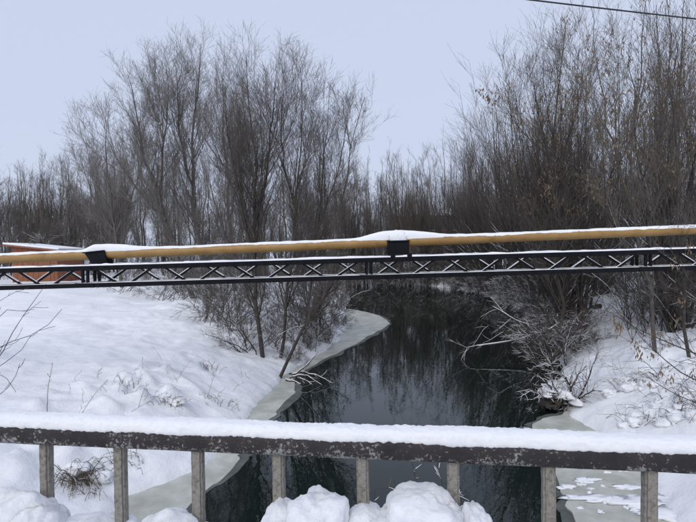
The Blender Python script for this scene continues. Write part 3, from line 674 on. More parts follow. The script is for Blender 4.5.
class Proto: pass
def proto(stems, sradii, lv, bark, twig, snow=None, leaves=0, base=(0, 0, 0), twig_r=.0045, leaf_size=.05, leaf_z=(2, 12)):
    V1, Q1, V2, Q2, lev = make_tree_mesh('t', stems, sradii, lv, twig_r)
    b = np.array(base); p = Proto(); p.base = b
    p.trunk = mesh_np('trunk', V1 - b, Q1); p.trunk.materials.append(bark)
    p.crown = mesh_np('crown', V2 - b, Q2); p.crown.materials.append(twig)
    p.snow = p.leaf = None
    if snow:
        sv = snow_on(lev, *snow)
        if sv is not None: p.snow = mesh_np('snow', sv[0] - b, sv[1]); p.snow.materials.append(M_SNOW_B)
    if leaves:
        P0 = lev[-1][0]; P0 = P0[(P0[:, -1, 2] - b[2] > leaf_z[0]) & (P0[:, -1, 2] - b[2] < leaf_z[1])]
        # leaves hang in groups where a few twigs kept them
        cen = P0[rng.integers(0, len(P0), max(6, leaves // 26)), -1]; idx = []
        for c in cen:
            dd = np.linalg.norm(P0[:, -1] - c, axis=1); idx += list(np.argsort(dd)[:26])
        idx = np.array(idx); n = len(idx); tt = rng.random(n) * .8 + .2; s = at(P0, idx, tt)
        dn = norm(np.stack([rng.normal(size=n) * .45, rng.normal(size=n) * .45, -np.ones(n)], -1)); sd_ = norm(np.cross(dn, rng.normal(size=(n, 3)))); L_ = leaf_size * (.6 + .8 * rng.random(n))[:, None]
        nn = np.cross(dn, sd_)
        # curled leaf: two quads folded along the middle rib
        v = np.stack([s, s + dn * L_ * .5 + sd_ * L_ * .17 + nn * L_ * .16, s + dn * L_ * 1.15, s + dn * L_ * .55 + nn * L_ * -.05, s + dn * L_ * .5 - sd_ * L_ * .17 + nn * L_ * .16], 1).reshape(-1, 3)
        k = np.arange(n)[:, None] * 5; Q = np.concatenate([k + np.array([[0, 1, 2, 3]]), k + np.array([[0, 3, 2, 4]])])
        p.leaf = mesh_np('dry_leaves', v - b, Q, False); p.leaf.materials.append(M_LEAF)
    return p
def plant(name, pr, label, cat, group=None, loc=None, rz=0, sc=1.0, scz=None, tilt=0):
    rt = empty(name, tuple(pr.base if loc is None else loc), label, cat, group)
    rt.rotation_euler = (tilt, 0, rz); rt.scale = (sc, sc, scz or sc)
    link('trunk', pr.trunk, None, rt); link('crown', pr.crown, None, rt)
    if pr.snow: link('snow', pr.snow, None, rt)['kind'] = 'stuff'
    if pr.leaf:
        o = link('dry_leaves', pr.leaf, None, rt); o['kind'] = 'stuff'
    return rt
def stem_px(pts, Y, dY=0):
    n = len(pts); pts = [(a, b if b > 250 else 250 - (250 - b) * .945) for a, b in pts]; return [P(a, b, Y + dY * i / (n - 1)) for i, (a, b) in enumerate(pts)]
def ground_stem(pts, Y, dY=0):
    s = stem_px(pts, Y, dY); b = s[0].copy(); b[2] = lz(b[0], b[1]) - .15; s[0] = b; return s

def tall_levels(n1, n2, n3, n4, H, ang=29, up=.10):
    return [dict(per=n1, L=H * .40, ang=ang, up=up, K=9, wob=.035, t0=.14, t1=.97, rfac=.45, rmax=.032, rtip=.16, lt=.16, tp=1.25),
            dict(per=n2, L=H * .135, ang=28, up=.09, K=6, wob=.05, t0=.12, rfac=.6, rmax=.018, rtip=.3, lt=.5, rel=True),
            dict(per=n3, L=H * .068, ang=31, up=.06, K=4, wob=.09, t0=.08, rfac=.6, rmax=.008, rtip=.5, lt=.65),
            dict(per=n4, L=H * .036, ang=31, up=.04, K=3, wob=.10, t0=.08, rfac=.7, rmax=.005, rtip=.6, lt=.75)]
LEFT = [
 ('tall bare tree leaning left, leftmost of the big left bank trees', [([(194, 300), (172, 239), (158, 190), (141, 127), (130, 62)], 29, .16), ([(160, 196), (163, 150), (168, 100), (166, 52)], 29.2, .085), ([(166, 218), (140, 190), (115, 150), (100, 112)], 28.7, .07)], (20, 8.5, 6, 2.6), M_BARK),
 ('tallest straight bare tree of the left bank clump', [([(214, 300), (198, 240), (192, 180), (196, 110), (202, 33)], 31, .17), ([(194, 190), (182, 140), (178, 90), (182, 52)], 31, .09)], (22, 8.5, 6, 2.6), M_BARK),
 ('tall bare tree with dark trunk, rising from the snow beside the ice', [([(263, 360), (256, 300), (254, 240), (255, 170), (250, 100), (244, 42)], 18, .085), ([(254, 225), (266, 170), (272, 110), (276, 66)], 18.2, .06), ([(255, 240), (238, 180), (228, 120), (224, 76)], 17.8, .06)], (23, 8.5, 6, 2.6), M_BARK_D),
 ('bare tree whose trunk stands just left of the leaning stem', [([(280, 360), (288, 300), (294, 240), (299, 170), (303, 110), (301, 58)], 18.4, .065), ([(297, 215), (284, 160), (281, 105), (284, 70)], 18.6, .05)], (21, 8.5, 6, 2.6), M_BARK_D),
 ('slender bare tree leaning right over the water, thin forked top', [([(279, 377), (305, 330), (330, 283), (341, 235), (348, 170), (353, 120), (366, 86)], 16.6, .06), ([(351, 142), (345, 112), (343, 92)], 16.6, .02)], (14, 8.5, 6, 2.6), M_BARK_D),
 ('bare tree in the middle of the left bank clump, behind the dark trunks', [([(236, 294), (229, 230), (226, 160), (221, 62)], 36, .16), ([(229, 220), (240, 150), (236, 80)], 36, .1)], (20, 8.5, 6, 2.6), M_BARK),
 ('thin bare tree at the right end of the left bank clump', [([(303, 343), (309, 290), (318, 220), (326, 130), (328, 74)], 21, .07), ([(316, 232), (334, 180), (345, 130), (350, 96)], 21.2, .045)], (17, 8.5, 6, 2.6), M_BARK),
 ('low spreading bare tree at the left end of the bank clump', [([(122, 290), (114, 220), (108, 160), (106, 108)], 38, .13), ([(116, 232), (92, 190), (80, 150)], 38, .08), ([(116, 232), (136, 180), (146, 130)], 38, .08)], (17, 8.5, 6, 2.6), M_BARK),
]
for label, sts, lvp, bark in LEFT:
    stems = [(ground_stem(p_, Y_) if i == 0 else stem_px(p_, Y_)) for i, (p_, Y_, r_) in enumerate(sts)]
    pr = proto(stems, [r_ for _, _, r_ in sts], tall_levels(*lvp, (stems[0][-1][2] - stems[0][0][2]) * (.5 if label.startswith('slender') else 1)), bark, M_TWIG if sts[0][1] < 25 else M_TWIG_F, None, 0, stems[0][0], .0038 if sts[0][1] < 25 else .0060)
    plant('bare_tree', pr, label, 'tree', 'bare trees on the left bank')

# willow clumps of the right bank: many stems fanning out of one stool
def willow(seed, H, n, spread, lean, leaves=0, snowz=3.2, dens=1.0, bark=M_BARK_D, tw=.0045, leaf_size=.115):
    global rng
    rng = np.random.default_rng(seed); stems, rad = [], []
    for i in range(n):
        a = rng.uniform(0, 2 * np.pi); sp_ = abs(rng.normal(0, spread)) + .04; h = H * rng.uniform(.55, 1.0) * (1 - .35 * sp_)
        b = np.array([.35 * math.cos(a) * rng.random(), .35 * math.sin(a) * rng.random(), -.2]); d = np.array([math.cos(a) * sp_ + lean[0], math.sin(a) * sp_ + lean[1], 1.0]); d /= np.linalg.norm(d)
        p1 = b + d * h * .35; d2 = norm(d * np.array([.75, .75, 1.05])); p2 = p1 + d2 * h * .35; d3 = norm(d2 * np.array([.55, .55, 1.1])); p3 = p2 + d3 * h * .3
        stems.append([b, p1, p2, p3]); rad.append(rng.uniform(.036, .082) * (H / 11))
    lv = [dict(per=8 * dens, L=H * .32, ang=22, up=.08, K=8, wob=.06, t0=.12, t1=.97, rfac=.6, rmax=.034, rtip=.25, lt=.45),
          dict(per=5 * dens, L=H * .13, ang=28, up=.08, K=5, wob=.07, t0=.1, rfac=.6, rmax=.012, rtip=.4, lt=.6),
          dict(per=3.6, L=H * .060, ang=30, up=.05, K=3, wob=.12, t0=.1, rfac=.65, rmax=.007, rtip=.5, lt=.7)]
    return proto(stems, rad, lv, bark, M_TWIG, ([0, 1, 2], snowz, .75), leaves, (0, 0, 0), tw, leaf_size, (4.5, H * .95))
W = [willow(101, 10.0, 19, .22, (-.12, 0)), willow(102, 11, 18, .24, (-.17, 0)), willow(103, 11, 15, .26, (0, 0), 1100), willow(104, 12, 16, .20, (-.02, 0), 0, 3.5, .9)]
RIGHT = [  # x, y, proto, rotation, scale, label
 (9.9, 21.6, 1, .1, 1.18, 'willow clump fanning out at the head of the fallen log'),
 (11.4, 17.2, 2, 1.1, 1.15, 'big willow clump with tan dry leaves on the right bank'),
 (13.4, 21.5, 3, 2.0, 1.2, 'tall willow clump behind the leafy one at the right edge'),
 (11.2, 26.5, 0, -.2, 1.48, 'willow clump second from the fallen log along the right bank'),
 (15.5, 31.0, 0, 2.2, 1.2, 'willow clump with a broad fan in the second row of the right bank'),
 (12.6, 33.0, 1, .25, 1.45, 'willow clump where the right bank starts to curve'),
 (16.8, 26.0, 2, 3.4, 1.15, 'willow clump with scattered dry leaves in the second row at right'),
 (13.6, 40.0, 3, .5, 1.42, 'willow clump halfway down the right tree line towards the gap'),
 (18.5, 40.0, 3, .8, 1.3, 'willow clump in the back row of the right bank'),
 (13.8, 47.0, 0, -.1, 1.50, 'willow clump near the low end of the right tree line'),
 (13.2, 55.0, 1, .2, 1.30, 'willow clump above the bend of the river, left of the brick house'),
 (17.5, 52.0, 2, 4.2, 1.45, 'willow clump in front of the brick house'),
 (12.6, 63.0, 3, 2.5, 1.10, 'lowest willow clump of the right tree line, beside the skyline gap'),
 (12.6, 44.0, 0, .2, 1.45, 'willow clump leaning to the water in the far half of the right bank'),
 (12.9, 52.0, 1, .0, 1.45, 'slim willow clump beside the water at the far right bank'),
 (10.2, 61.0, 3, 1.0, 1.18, 'willow clump closing the right tree line at the skyline gap'),
 (10.4, 24.0, 2, 5.0, 1.2, 'leaf-speckled willow clump just behind the head of the log'),
 (16.5, 16.0, 1, 2.8, 1.15, 'willow clump cut by the right edge of the picture'),
]
for x, y, k, rz, sc, lab in RIGHT:
    plant('willow_clump', W[k], lab, 'tree', 'willow clumps on the right bank', (x, y, lz(x, y)), rz, sc)

# single trees with forked stems in front on the right
rng = np.random.default_rng(55)
st = [ground_stem([(655, 332), (644, 308), (646, 284), (634, 250), (632, 200), (640, 90), (648, -40)], 14), stem_px([(634, 215), (612, 140), (600, 60), (592, -10)], 14.1), stem_px([(633, 205), (660, 130), (684, 70), (700, 20)], 14)]
plant('bare_tree', proto(st, [.058, .035, .038], tall_levels(12, 6, 5, 2.2, 9), M_BARK, M_TWIG_O, None, 900, st[0][0], .004, .085, (4.5, 11)), 'forked tree with greenish bark and dry leaves, nearest at the right edge', 'tree')
st = [ground_stem([(690, 332), (680, 305), (686, 275), (678, 235), (676, 150), (668, 60), (664, -50)], 12.8), stem_px([(680, 190), (704, 120), (730, 50)], 12.8)]
plant('bare_tree', proto(st, [.045, .03], tall_levels(12, 6, 5, 2.2, 8.5), M_BARK_D, M_TWIG, None, 0, st[0][0], .004), 'dark straight bare tree rising along the right edge of the picture', 'tree')
st = [ground_stem([(562, 322), (556, 250), (552, 150), (560, 60), (566, 12)], 19.5), stem_px([(553, 170), (540, 110), (530, 62)], 19.5), stem_px([(554, 180), (572, 120), (584, 50)], 19.5)]
plant('bare_tree', proto(st, [.09, .055, .05], tall_levels(13, 7, 5.5, 2.4, 11), M_BARK_D, M_TWIG, None, 900, st[0][0], .0045, .11, (5.5, 11)), 'bare tree standing where the fallen log meets the right bank', 'tree')

# ---- far trees and thickets: copies of a few kinds
rng = np.random.default_rng(301)
FAR = []
for k in range(5):
    H = 13.0; b = np.zeros(3); n = (1, 3, 2, 4, 2)[k]; stems, rad = [], []
    for i in range(n):
        a = rng.uniform(0, 6.28); s_ = .03 if i == 0 else rng.uniform(.08, .22); h = H * (1 if i == 0 else rng.uniform(.7, .95)); d = np.array([math.cos(a) * s_, math.sin(a) * s_, 1])
        stems.append([b + np.array([0, 0, -.3]), b + d * h * .4, b + d * h * .72 + rng.normal(size=3) * .2, b + d * np.array([.8, .8, 1]) * h]); rad.append(rng.uniform(.09, .14))
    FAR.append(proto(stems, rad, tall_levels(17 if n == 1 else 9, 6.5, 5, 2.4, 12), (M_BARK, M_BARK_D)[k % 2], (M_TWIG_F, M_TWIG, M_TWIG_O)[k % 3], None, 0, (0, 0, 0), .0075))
def far_tree(px, Y, ytop, k, label, group):
    x = P(px, 250, Y)[0]; z = lz(x, Y); H = P(px, ytop, Y)[2] - z
    plant('far_tree', FAR[k], label, 'tree', group, (x, Y, z), random.uniform(0, 6.28), H / 13 * random.uniform(.8, 1.0), H / 13)
LB = 'bare grey-brown tree in the distant wood behind the shed'
for i in range(42):
    far_tree(-45 + i * 4.1 + random.uniform(-3, 3), random.uniform(56, 88), random.uniform(150, 180), i % 5, LB, 'trees of the wood behind the shed')
LB = 'bare tree in the distant wood behind the left bank clump'
for i in range(24):
    far_tree(116 + i * 9.6 + random.uniform(-4, 4), random.uniform(44, 90), random.uniform(125, 178), (i * 2 + 1) % 5, LB, 'trees of the wood behind the left bank')
LB = 'bare tree in the low gap of the skyline above the river'
for i in range(26):
    far_tree(336 + i * 4.0 + random.uniform(-3, 3), random.uniform(58, 92), random.uniform(146, 180), (i * 3) % 5, LB, 'trees in the skyline gap')
LB = 'bare tree in the distant wood behind the right bank willows'
for i in range(20):
    far_tree(425 + i * 14.6 + random.uniform(-4, 4), random.uniform(52, 88), random.uniform(105, 165) if i > 7 else random.uniform(135, 165), (i * 2) % 5, LB, 'trees of the wood behind the right bank')

# shrubs: low thickets with snow on their twigs
def shrub(seed, H, n, spread, dens, snow_share, drop=.0, lean=(0, 0), tw=.006):
    global rng
    rng = np.random.default_rng(seed); stems, rad = [], []
    for i in range(n):
        a = rng.uniform(0, 6.28); s_ = abs(rng.normal(0, spread)) + .1; h = H * rng.uniform(.5, 1.0); d = norm(np.array([math.cos(a) * s_ + lean[0], math.sin(a) * s_ + lean[1], 1.0]))
        b = np.array([rng.normal() * .22 * H * .5, rng.normal() * .22 * H * .5, -.15]); p1 = b + d * h * .4; d2 = norm(d + np.array([0, 0, -drop])); p2 = p1 + d2 * h * .35; d3 = norm(d2 + np.array([0, 0, -drop])); stems.append([b, p1, p2, p2 + d3 * h * .3]); rad.append(rng.uniform(.012, .03))
    lv = [dict(per=7 * dens, L=H * .34, ang=36, up=.08 - drop * .1, K=5, wob=.12, t0=.1, t1=.97, rfac=.55, rmax=.014, rtip=.35, lt=.5),
          dict(per=6 * dens, L=H * .17, ang=38, up=.05, K=4, wob=.14, t0=.1, rfac=.6, rmax=.008, rtip=.5, lt=.6),
          dict(per=3, L=H * .08, ang=38, up=.03, K=3, wob=.14, t0=.1, rfac=.7, rmax=.006, rtip=.6, lt=.7)]
    return proto(stems, rad, lv, M_BARK_D, M_TWIG, ([0, 1, 2], 2.8, snow_share, 1.1), 0, (0, 0, 0), tw)
SH = [shrub(11, 3.4, 12, .4, 1.1, .35), shrub(12, 2.6, 14, .7, 1.2, .5, .3), shrub(13, 4.2, 11, .3, 1.0, .35), shrub(14, 2.2, 15, .9, 1.2, .6, .45), shrub(15, 3.2, 9, .75, .8, .10, .25), shrub(16, 4.0, 8, .5, .8, .06, .05)]
def put_shrub(x, y, k, label, group, sc=1.0, rz=None):
    plant('bare_shrub', SH[k], label, 'shrub', group, (x, y, max(lz(x, y), .0)), random.uniform(0, 6.28) if rz is None else rz, sc)
def edgeR(y): return float(np.interp(y, RY, RX))
def edgeL(y): return float(np.interp(y, LY, LX))
LB = 'snow-laced bare shrub hanging over the waterline of the right bank'
for i, y in enumerate(np.linspace(17.6, 54, 26)):
    put_shrub(edgeR(y) + random.uniform(-.3, .7), y, (1, 3, 1, 0, 3)[i % 5], LB, 'shrubs along the right waterline', random.uniform(.75, 1.1))
LB = 'bare thicket shrub among the willow stems on the right bank'
for i in range(24):
    y = random.uniform(20, 66); put_shrub(edgeR(y) + random.uniform(2.2, 12), y, (0, 2, 5, 4)[i % 4], LB, 'shrubs under the right willows', random.uniform(.8, 1.3))
LB = 'bare shrub under the left bank trees'
for i in range(34):
    px = random.uniform(140, 345); y = random.uniform(21, 50); x = P(px, 280, y)[0]; x = min(x, edgeL(y) - .8)
    put_shrub(x, y, (4, 5, 4, 2)[i % 4], LB, 'shrubs under the left bank trees', random.uniform(.6, 1.1))
LB = 'dark bare shrub on the far bank where the river bends away'
for i in range(24):
    px = random.uniform(325, 505); y = random.uniform(60, 86); x = P(px, 280, y)[0]
    if edgeL(y) < x < edgeR(y): x = random.choice((edgeL(y) - random.uniform(0, 2), edgeR(y) + random.uniform(0, 2)))
    put_shrub(x, y, i % 3, LB, 'shrubs on the far bank', random.uniform(.9, 1.5))
LB = 'bare shrub at the far edge of the snowfield, behind the truss and pipe'
for i in range(46):
    px = random.uniform(-30, 345); y = random.uniform(48, 74); put_shrub(P(px, 270, y)[0], y, (5, 2)[i % 2], LB, 'shrubs at the far edge of the snowfield', random.uniform(1.0, 1.8))
LB = 'snowy bare shrub leaning out from the left bank beside the ice'
for i, (px, py) in enumerate([(346, 326), (334, 346), (300, 366), (345, 312), (318, 352)]):
    g = GT(px, py); put_shrub(g[0] - .3, g[1], (3, 1, 3, 0, 1)[i], LB, 'shrubs by the left ice tip', random.uniform(.38, .55))
for i, (px, py, k, sc, lb) in enumerate([(120, 292, 4, .85, 'low arching shrub at the top left of the snowfield under the truss'), (160, 300, 4, .8, 'low arching shrub in front of the leaning left tree'), (228, 330, 5, .6, 'reddish twiggy shrub on the slope left of the dark trunks'), (240, 352, 4, .5, 'small tangled shrub at the foot of the dark trunked tree'), (205, 312, 5, .7, 'twiggy shrub between the two big left trunks')] + [(px_, py_, (5, 4)[n_ % 2], .62 + .1 * (n_ % 3), 'thin brown shrub in the thicket round the dark left trunks') for n_, (px_, py_) in enumerate([(248, 332), (270, 345), (312, 337), (326, 326), (300, 322), (340, 308), (216, 324), (262, 318), (286, 312), (320, 312), (232, 318), (252, 350), (292, 340)])]):
    g = GT(px, py); put_shrub(g[0], g[1], k, lb, 'shrubs of the left thicket' if lb.startswith('thin brown') else None, sc)

LB = 'dark tangled shrub at the top of the right bank snow slope'
for i in range(28):
    y = random.uniform(14.5, 23); x = edgeR(y) + random.uniform(2.6, 8); put_shrub(x, y, (5, 4, 0, 5)[i % 4], LB, 'shrubs at the top of the right snow slope', random.uniform(.6, 1.0))
LB = 'snow-laced shrub on the bank where the river goes out of sight'
for i in range(24):
    px = 356 + i * 4.8 + random.uniform(-2, 2); y = random.uniform(57, 65); x = P(px, 280, y)[0]; put_shrub(x, y, (0, 1, 5)[i % 3], LB, 'snowy shrubs at the river bend', random.uniform(.9, 1.3))
for i, (px, py) in enumerate([(437, 286), (447, 287), (455, 288), (462, 287), (442, 284), (430, 285)]):
    g = GT(px, py); put_shrub(g[0], g[1], (0, 5, 1)[i % 3], LB, 'snowy shrubs at the river bend', .8 + .12 * (i % 3))
# ---- fallen log with snow and the tangle at the right waterline
rng = np.random.default_rng(77)
def stick_thing(name, label, cat, lines, mat, snow=True, group=None, twigs=None, thick=1.0, sides=7, share=.85):
    """lines: list of (polyline, r0, r1)"""
    base_ = np.array(lines[0][0][0]); rt = empty(name, tuple(base_), label, cat, group); iv = Matrix.Translation(rt.location).inverted()
    K = 12; Ps = np.stack([spline(l, K) for l, _, _ in lines]); Rs = np.stack([np.linspace(a, b, K) for _, a, b in lines])
    Ps[:, 1:-1] += rng.normal(size=Ps[:, 1:-1].shape) * Rs[:, 1:-1, None] * .5
    if len(lines) <= 14:
        for i in range(len(lines)):
            V, Q = tubes(Ps[i:i + 1], Rs[i:i + 1], sides); o = link('branch', mesh_np('branch', V, Q), mat, rt); o.matrix_parent_inverse = iv
    else:
        V, Q = tubes(Ps, Rs, sides); o = link('stalks', mesh_np('stalks', V, Q), mat, rt); o.matrix_parent_inverse = iv; o['kind'] = 'stuff'
    lev = [(Ps, Rs)]
    if twigs:
        for l in twigs: lev.append(grow(lev[-1][0], lev[-1][1], **l))
        V, Q = join([tubes(p_, np.maximum(r_, .003), 4) for p_, r_ in lev[1:]]); o = link('twigs', mesh_np('twigs', V, Q), M_TWIG, rt); o.matrix_parent_inverse = iv; o['kind'] = 'stuff'
    if snow:
        sv = snow_on(lev, range(len(lev)), 99, share, thick)
        if sv is not None: o = link('snow', mesh_np('snow', sv[0], sv[1]), M_SNOW_B, rt); o.matrix_parent_inverse = iv; o['kind'] = 'stuff'
    return rt
tw2 = [dict(per=9, L=1.3, ang=45, up=.02, K=5, wob=.14, t0=.1, rfac=.4, rmax=.02, rtip=.3, lt=.6), dict(per=4, L=.5, ang=40, up=.02, K=4, wob=.14, t0=.1, rfac=.5, rmax=.008, rtip=.4, lt=.6)]
stick_thing('fallen_log', 'snow-covered fallen log reaching from the right bank out over the water', 'log',
            [([P(600, 306, 21.5), P(572, 321, 20.8), P(540, 333, 20.2), P(505, 342, 19.8), P(466, 348, 19.5)], .11, .02), ([P(548, 330, 20.3), P(520, 322, 20.5), P(492, 306, 20.8)], .05, .015), ([P(530, 336, 20.1), P(500, 330, 20.0), P(476, 318, 20)], .045, .012)], M_BARK_D, twigs=tw2, thick=.95)
tg = G(560, 400, .1)
lines = []
for (a, b, c_) in (((572, 405), (556, 390), (549, 372)), ((570, 408), (585, 386), (598, 352)), ((568, 405), (545, 408), (528, 412)), ((570, 402), (552, 398), (530, 389)), ((574, 400), (566, 378), (548, 362)), ((575, 402), (590, 392), (602, 391)), ((566, 403), (575, 380), (586, 366)), ((560, 404), (548, 384), (538, 380))):
    lines.append(([P(*a, 13.2), P(*b, 13.0 + random.uniform(-.3, .3)), P(*c_, 12.9 + random.uniform(-.4, .4))], .03, .009))
tangle = stick_thing('driftwood_tangle', 'snow-capped tangle of roots and driftwood at the right waterline', 'driftwood', lines, M_BARK_D,
            twigs=[dict(per=22, L=.55, ang=50, up=.03, K=4, wob=.18, t0=.05, rfac=.5, rmax=.012, rtip=.4, lt=.6), dict(per=2, L=.25, ang=40, up=.03, K=3, wob=.14, t0=.1, rfac=.6, rmax=.007, rtip=.5)], thick=1.0)
iv = Matrix.Translation(tangle.location).inverted()
ps = [blob(P(px, py, Y), (rx * 13 / FPX, .3, rz * 13 / FPX), i + 40, 3, .6, 2.0) for i, (px, py, Y, rx, rz) in enumerate([(551, 388, 13.1, 8, 3.2), (561, 393, 13.0, 9, 4), (545, 394, 12.9, 5, 2.2), (574, 401, 12.9, 6, 3), (556, 384, 13.3, 6, 2.6), (567, 396, 12.8, 5, 2.4)])]
for V, F in ps: o = link('snow_pad', mesh_np('snow_pad', V, F), M_SNOW_B, tangle); o.matrix_parent_inverse = iv
ps = [blob(P(px, py, Y), (rx * 13 / FPX, .3, rz * 13 / FPX), i + 60, 3, .95, 2.2) for i, (px, py, Y, rx, rz) in enumerate([(558, 399, 13.2, 11, 6), (574, 403, 13.2, 9, 5), (548, 404, 13.0, 7, 3)])]
V, F = join(ps); o = link('root_mass', mesh_np('root_mass', V, F), M_BARK_D, tangle); o.matrix_parent_inverse = iv

# driftwood by the leaning left tree
lines = [([P(a[0], a[1], 16.2), P(b[0], b[1], 16.0), P(c_[0], c_[1], 15.8)], .03, .008) for a, b, c_ in (((290, 378), (304, 375), (322, 385)), ((292, 376), (306, 366), (318, 352)), ((296, 377), (310, 383), (318, 393)), ((286, 380), (300, 384), (306, 392)), ((300, 372), (318, 376), (332, 383)))]
stick_thing('driftwood_tangle', 'small snowy driftwood at the foot of the leaning left tree', 'driftwood', lines, M_BARK_D, twigs=[dict(per=6, L=.45, ang=45, up=.05, K=4, wob=.16, t0=.15, rfac=.5, rmax=.01, rtip=.4, lt=.6)], thick=.9)

# ---- near twigs at the left edge, arching branches with dry leaves at the right edge
lines = [([P(-55, 430, 7.6), P(-20, 385, 7.5), P(0, 345, 7.4), P(20, 341, 7.4), P(48, 325, 7.4), P(62, 309, 7.4)], .012, .003), ([P(-55, 430, 7.6), P(-25, 370, 7.8), P(0, 314, 7.8), P(31, 311, 7.8), P(41, 301, 7.8)], .011, .003),
         ([P(-50, 432, 7.5), P(-20, 390, 7.3), P(0, 366, 7.2), P(20, 352, 7.2), P(31, 335, 7.2)], .010, .003), ([P(-52, 430, 7.6), P(-18, 385, 7.6), P(0, 356, 7.6), P(17, 325, 7.6), P(34, 301, 7.6), P(46, 284, 7.6)], .011, .003),
         ([P(-50, 435, 7.4), P(-20, 408, 7.3), P(0, 395, 7.3), P(14, 380, 7.3), P(20, 363, 7.3)], .009, .003), ([P(-52, 430, 7.6), P(-30, 340, 7.7), P(0, 301, 7.7), P(17, 291, 7.7)], .009, .003), ([P(-50, 435, 7.4), P(-10, 375, 7.1), P(6, 378, 7.1), P(16, 392, 7.1)], .008, .003)]
for l in lines: l[0][0] = np.array([l[0][0][0], l[0][0][1], lz(l[0][0][0], l[0][0][1]) - .05])
stick_thing('bare_shrub', 'thin dark twigs of a bare shrub reaching in from the left edge', 'shrub', lines, M_BARK_D, False, None, [dict(per=5, L=.32, ang=42, up=.06, K=4, wob=.12, t0=.3, rfac=.7, rmax=.005, rtip=.5, lt=.6)], sides=5)
def leaf_mesh(pts, size):
    n = len(pts); dn = norm(np.stack([rng.normal(size=n) * .3, rng.normal(size=n) * .3, -np.ones(n)], -1)); sd_ = norm(np.cross(dn, rng.normal(size=(n, 3)))); nn = np.cross(dn, sd_); L_ = size * (.6 + .8 * rng.random(n))[:, None]; s = np.asarray(pts)
    v = np.stack([s, s + dn * L_ * .5 + sd_ * L_ * .15 + nn * L_ * .16, s + dn * L_ * 1.15, s + dn * L_ * .55 - nn * L_ * .05, s + dn * L_ * .5 - sd_ * L_ * .15 + nn * L_ * .16], 1).reshape(-1, 3)
    k = np.arange(n)[:, None] * 5; return v, np.concatenate([k + np.array([[0, 1, 2, 3]]), k + np.array([[0, 3, 2, 4]])])
RB = [([(800, 420), (740, 372), (696, 354), (672, 344), (646, 333), (624, 321), (606, 310)], 9.4, .022), ([(800, 420), (740, 396), (696, 380), (678, 370), (659, 354), (643, 340), (630, 322)], 9.0, .02), ([(800, 420), (730, 385), (696, 355), (678, 337), (662, 316), (652, 296)], 9.8, .02), ([(800, 420), (745, 360), (712, 310), (690, 280), (676, 262), (668, 240)], 9.6, .022), ([(800, 420), (740, 410), (700, 404), (672, 392), (640, 372)], 8.8, .014), ([(800, 420), (752, 330), (720, 270), (700, 232), (690, 205)], 9.9, .022)]
lines = []
for l, Y, r_ in RB:
    pl = [P(a, b, Y) for a, b in l]; pl[0] = np.array([pl[0][0], Y, lz(pl[0][0], Y) - .1]); lines.append((pl, r_, .004))
rt = stick_thing('leafy_shrub', 'arching shrub with hanging tan dry leaves over the right bank snow', 'shrub', lines, M_BARK_D, False, None, [dict(per=9, L=.7, ang=42, up=.03, K=5, wob=.12, t0=.35, rfac=.6, rmax=.007, rtip=.5, lt=.6), dict(per=2, L=.3, ang=38, up=.0, K=3, wob=.1, t0=.2, rfac=.7, rmax=.004, rtip=.6)], sides=6)
iv = Matrix.Translation(rt.location).inverted()
pts = []
for px, py, nn_ in ((619, 326, 16), (617, 318, 8), (637, 343, 12), (641, 352, 8), (652, 350, 8), (661, 372, 7), (671, 378, 6), (676, 318, 7), (655, 330, 6), (684, 391, 5), (646, 378, 5), (690, 372, 6), (668, 343, 6), (688, 246, 8), (676, 262, 7), (682, 300, 6)):
    for _ in range(int(nn_ * 1.7)): pts.append(P(px + rng.normal() * 3.0, py + rng.normal() * 4, 9.2 + rng.normal() * .2))
V, Q = leaf_mesh(pts, .075); o = link('dry_leaves', mesh_np('dry_leaves', V, Q, False), M_LEAF, rt); o.matrix_parent_inverse = iv

# ---- weeds poking through the snow
def weed(label, pxs, z, r_=.006, side=3):
    g = GT(*pxs[0]); base_ = np.array([g[0], g[1], lz(g[0], g[1]) - .04]); pl = [base_] + [P(a, b, g[1]) for a, b in pxs[1:]]
    sh = base_[2] + .04 - P(*pxs[0], g[1])[2]; pl = [pl[0]] + [p_ + np.array([0, 0, sh]) for p_ in pl[1:]]
    stick_thing('dry_weed', label, 'weed', [(pl, r_, r_ * .4)], M_STRAW, False, 'dry weeds in the snow', [dict(per=side, L=.12, ang=45, up=.1, K=3, wob=.1, t0=.35, rfac=.7, rmax=.004, rtip=.6)], sides=5)
weed('tall upright dry weed on the snowfield by the left end of the handrail', [(47, 414), (48, 392), (53, 364)], 1.25, .007, 5)
weed('slanting dry weed right of the tall upright one', [(81, 413), (94, 396), (107, 381)], 1.2, .005, 2)
weed('short dry weed behind the handrail with a bent crown', [(138, 408), (142, 396), (147, 385)], 1.0, .005, 4)
weed('long thin dry weed on the slope towards the dark trunks', [(207, 398), (211, 386), (216, 371)], .9, .005, 2)
weed('leaning dry weed pair on the middle of the left slope', [(128, 412), (156, 398), (174, 388)], 1.0, .004, 2)
weed('faint dry weed high on the left slope', [(176, 382), (184, 370), (192, 360)], 1.1, .004, 2)
weed('tiny dry weed near the slope crest', [(118, 392), (120, 384), (119, 376)], 1.2, .004, 2)
weed('drooping fern-like weed by the ice edge', [(240, 412), (236, 404), (232, 402)], .5, .005, 7)
for i in range(26):
    px = rng.uniform(60, 262); py = rng.uniform(345, 412) - (px - 160) * .12
    weed('small dry weed tip poking out of the snow on the left slope', [(px, py), (px + rng.normal() * 3, py - rng.uniform(3, 7)), (px + rng.normal() * 6, py - rng.uniform(7, 13))], 1, .0035, 2)
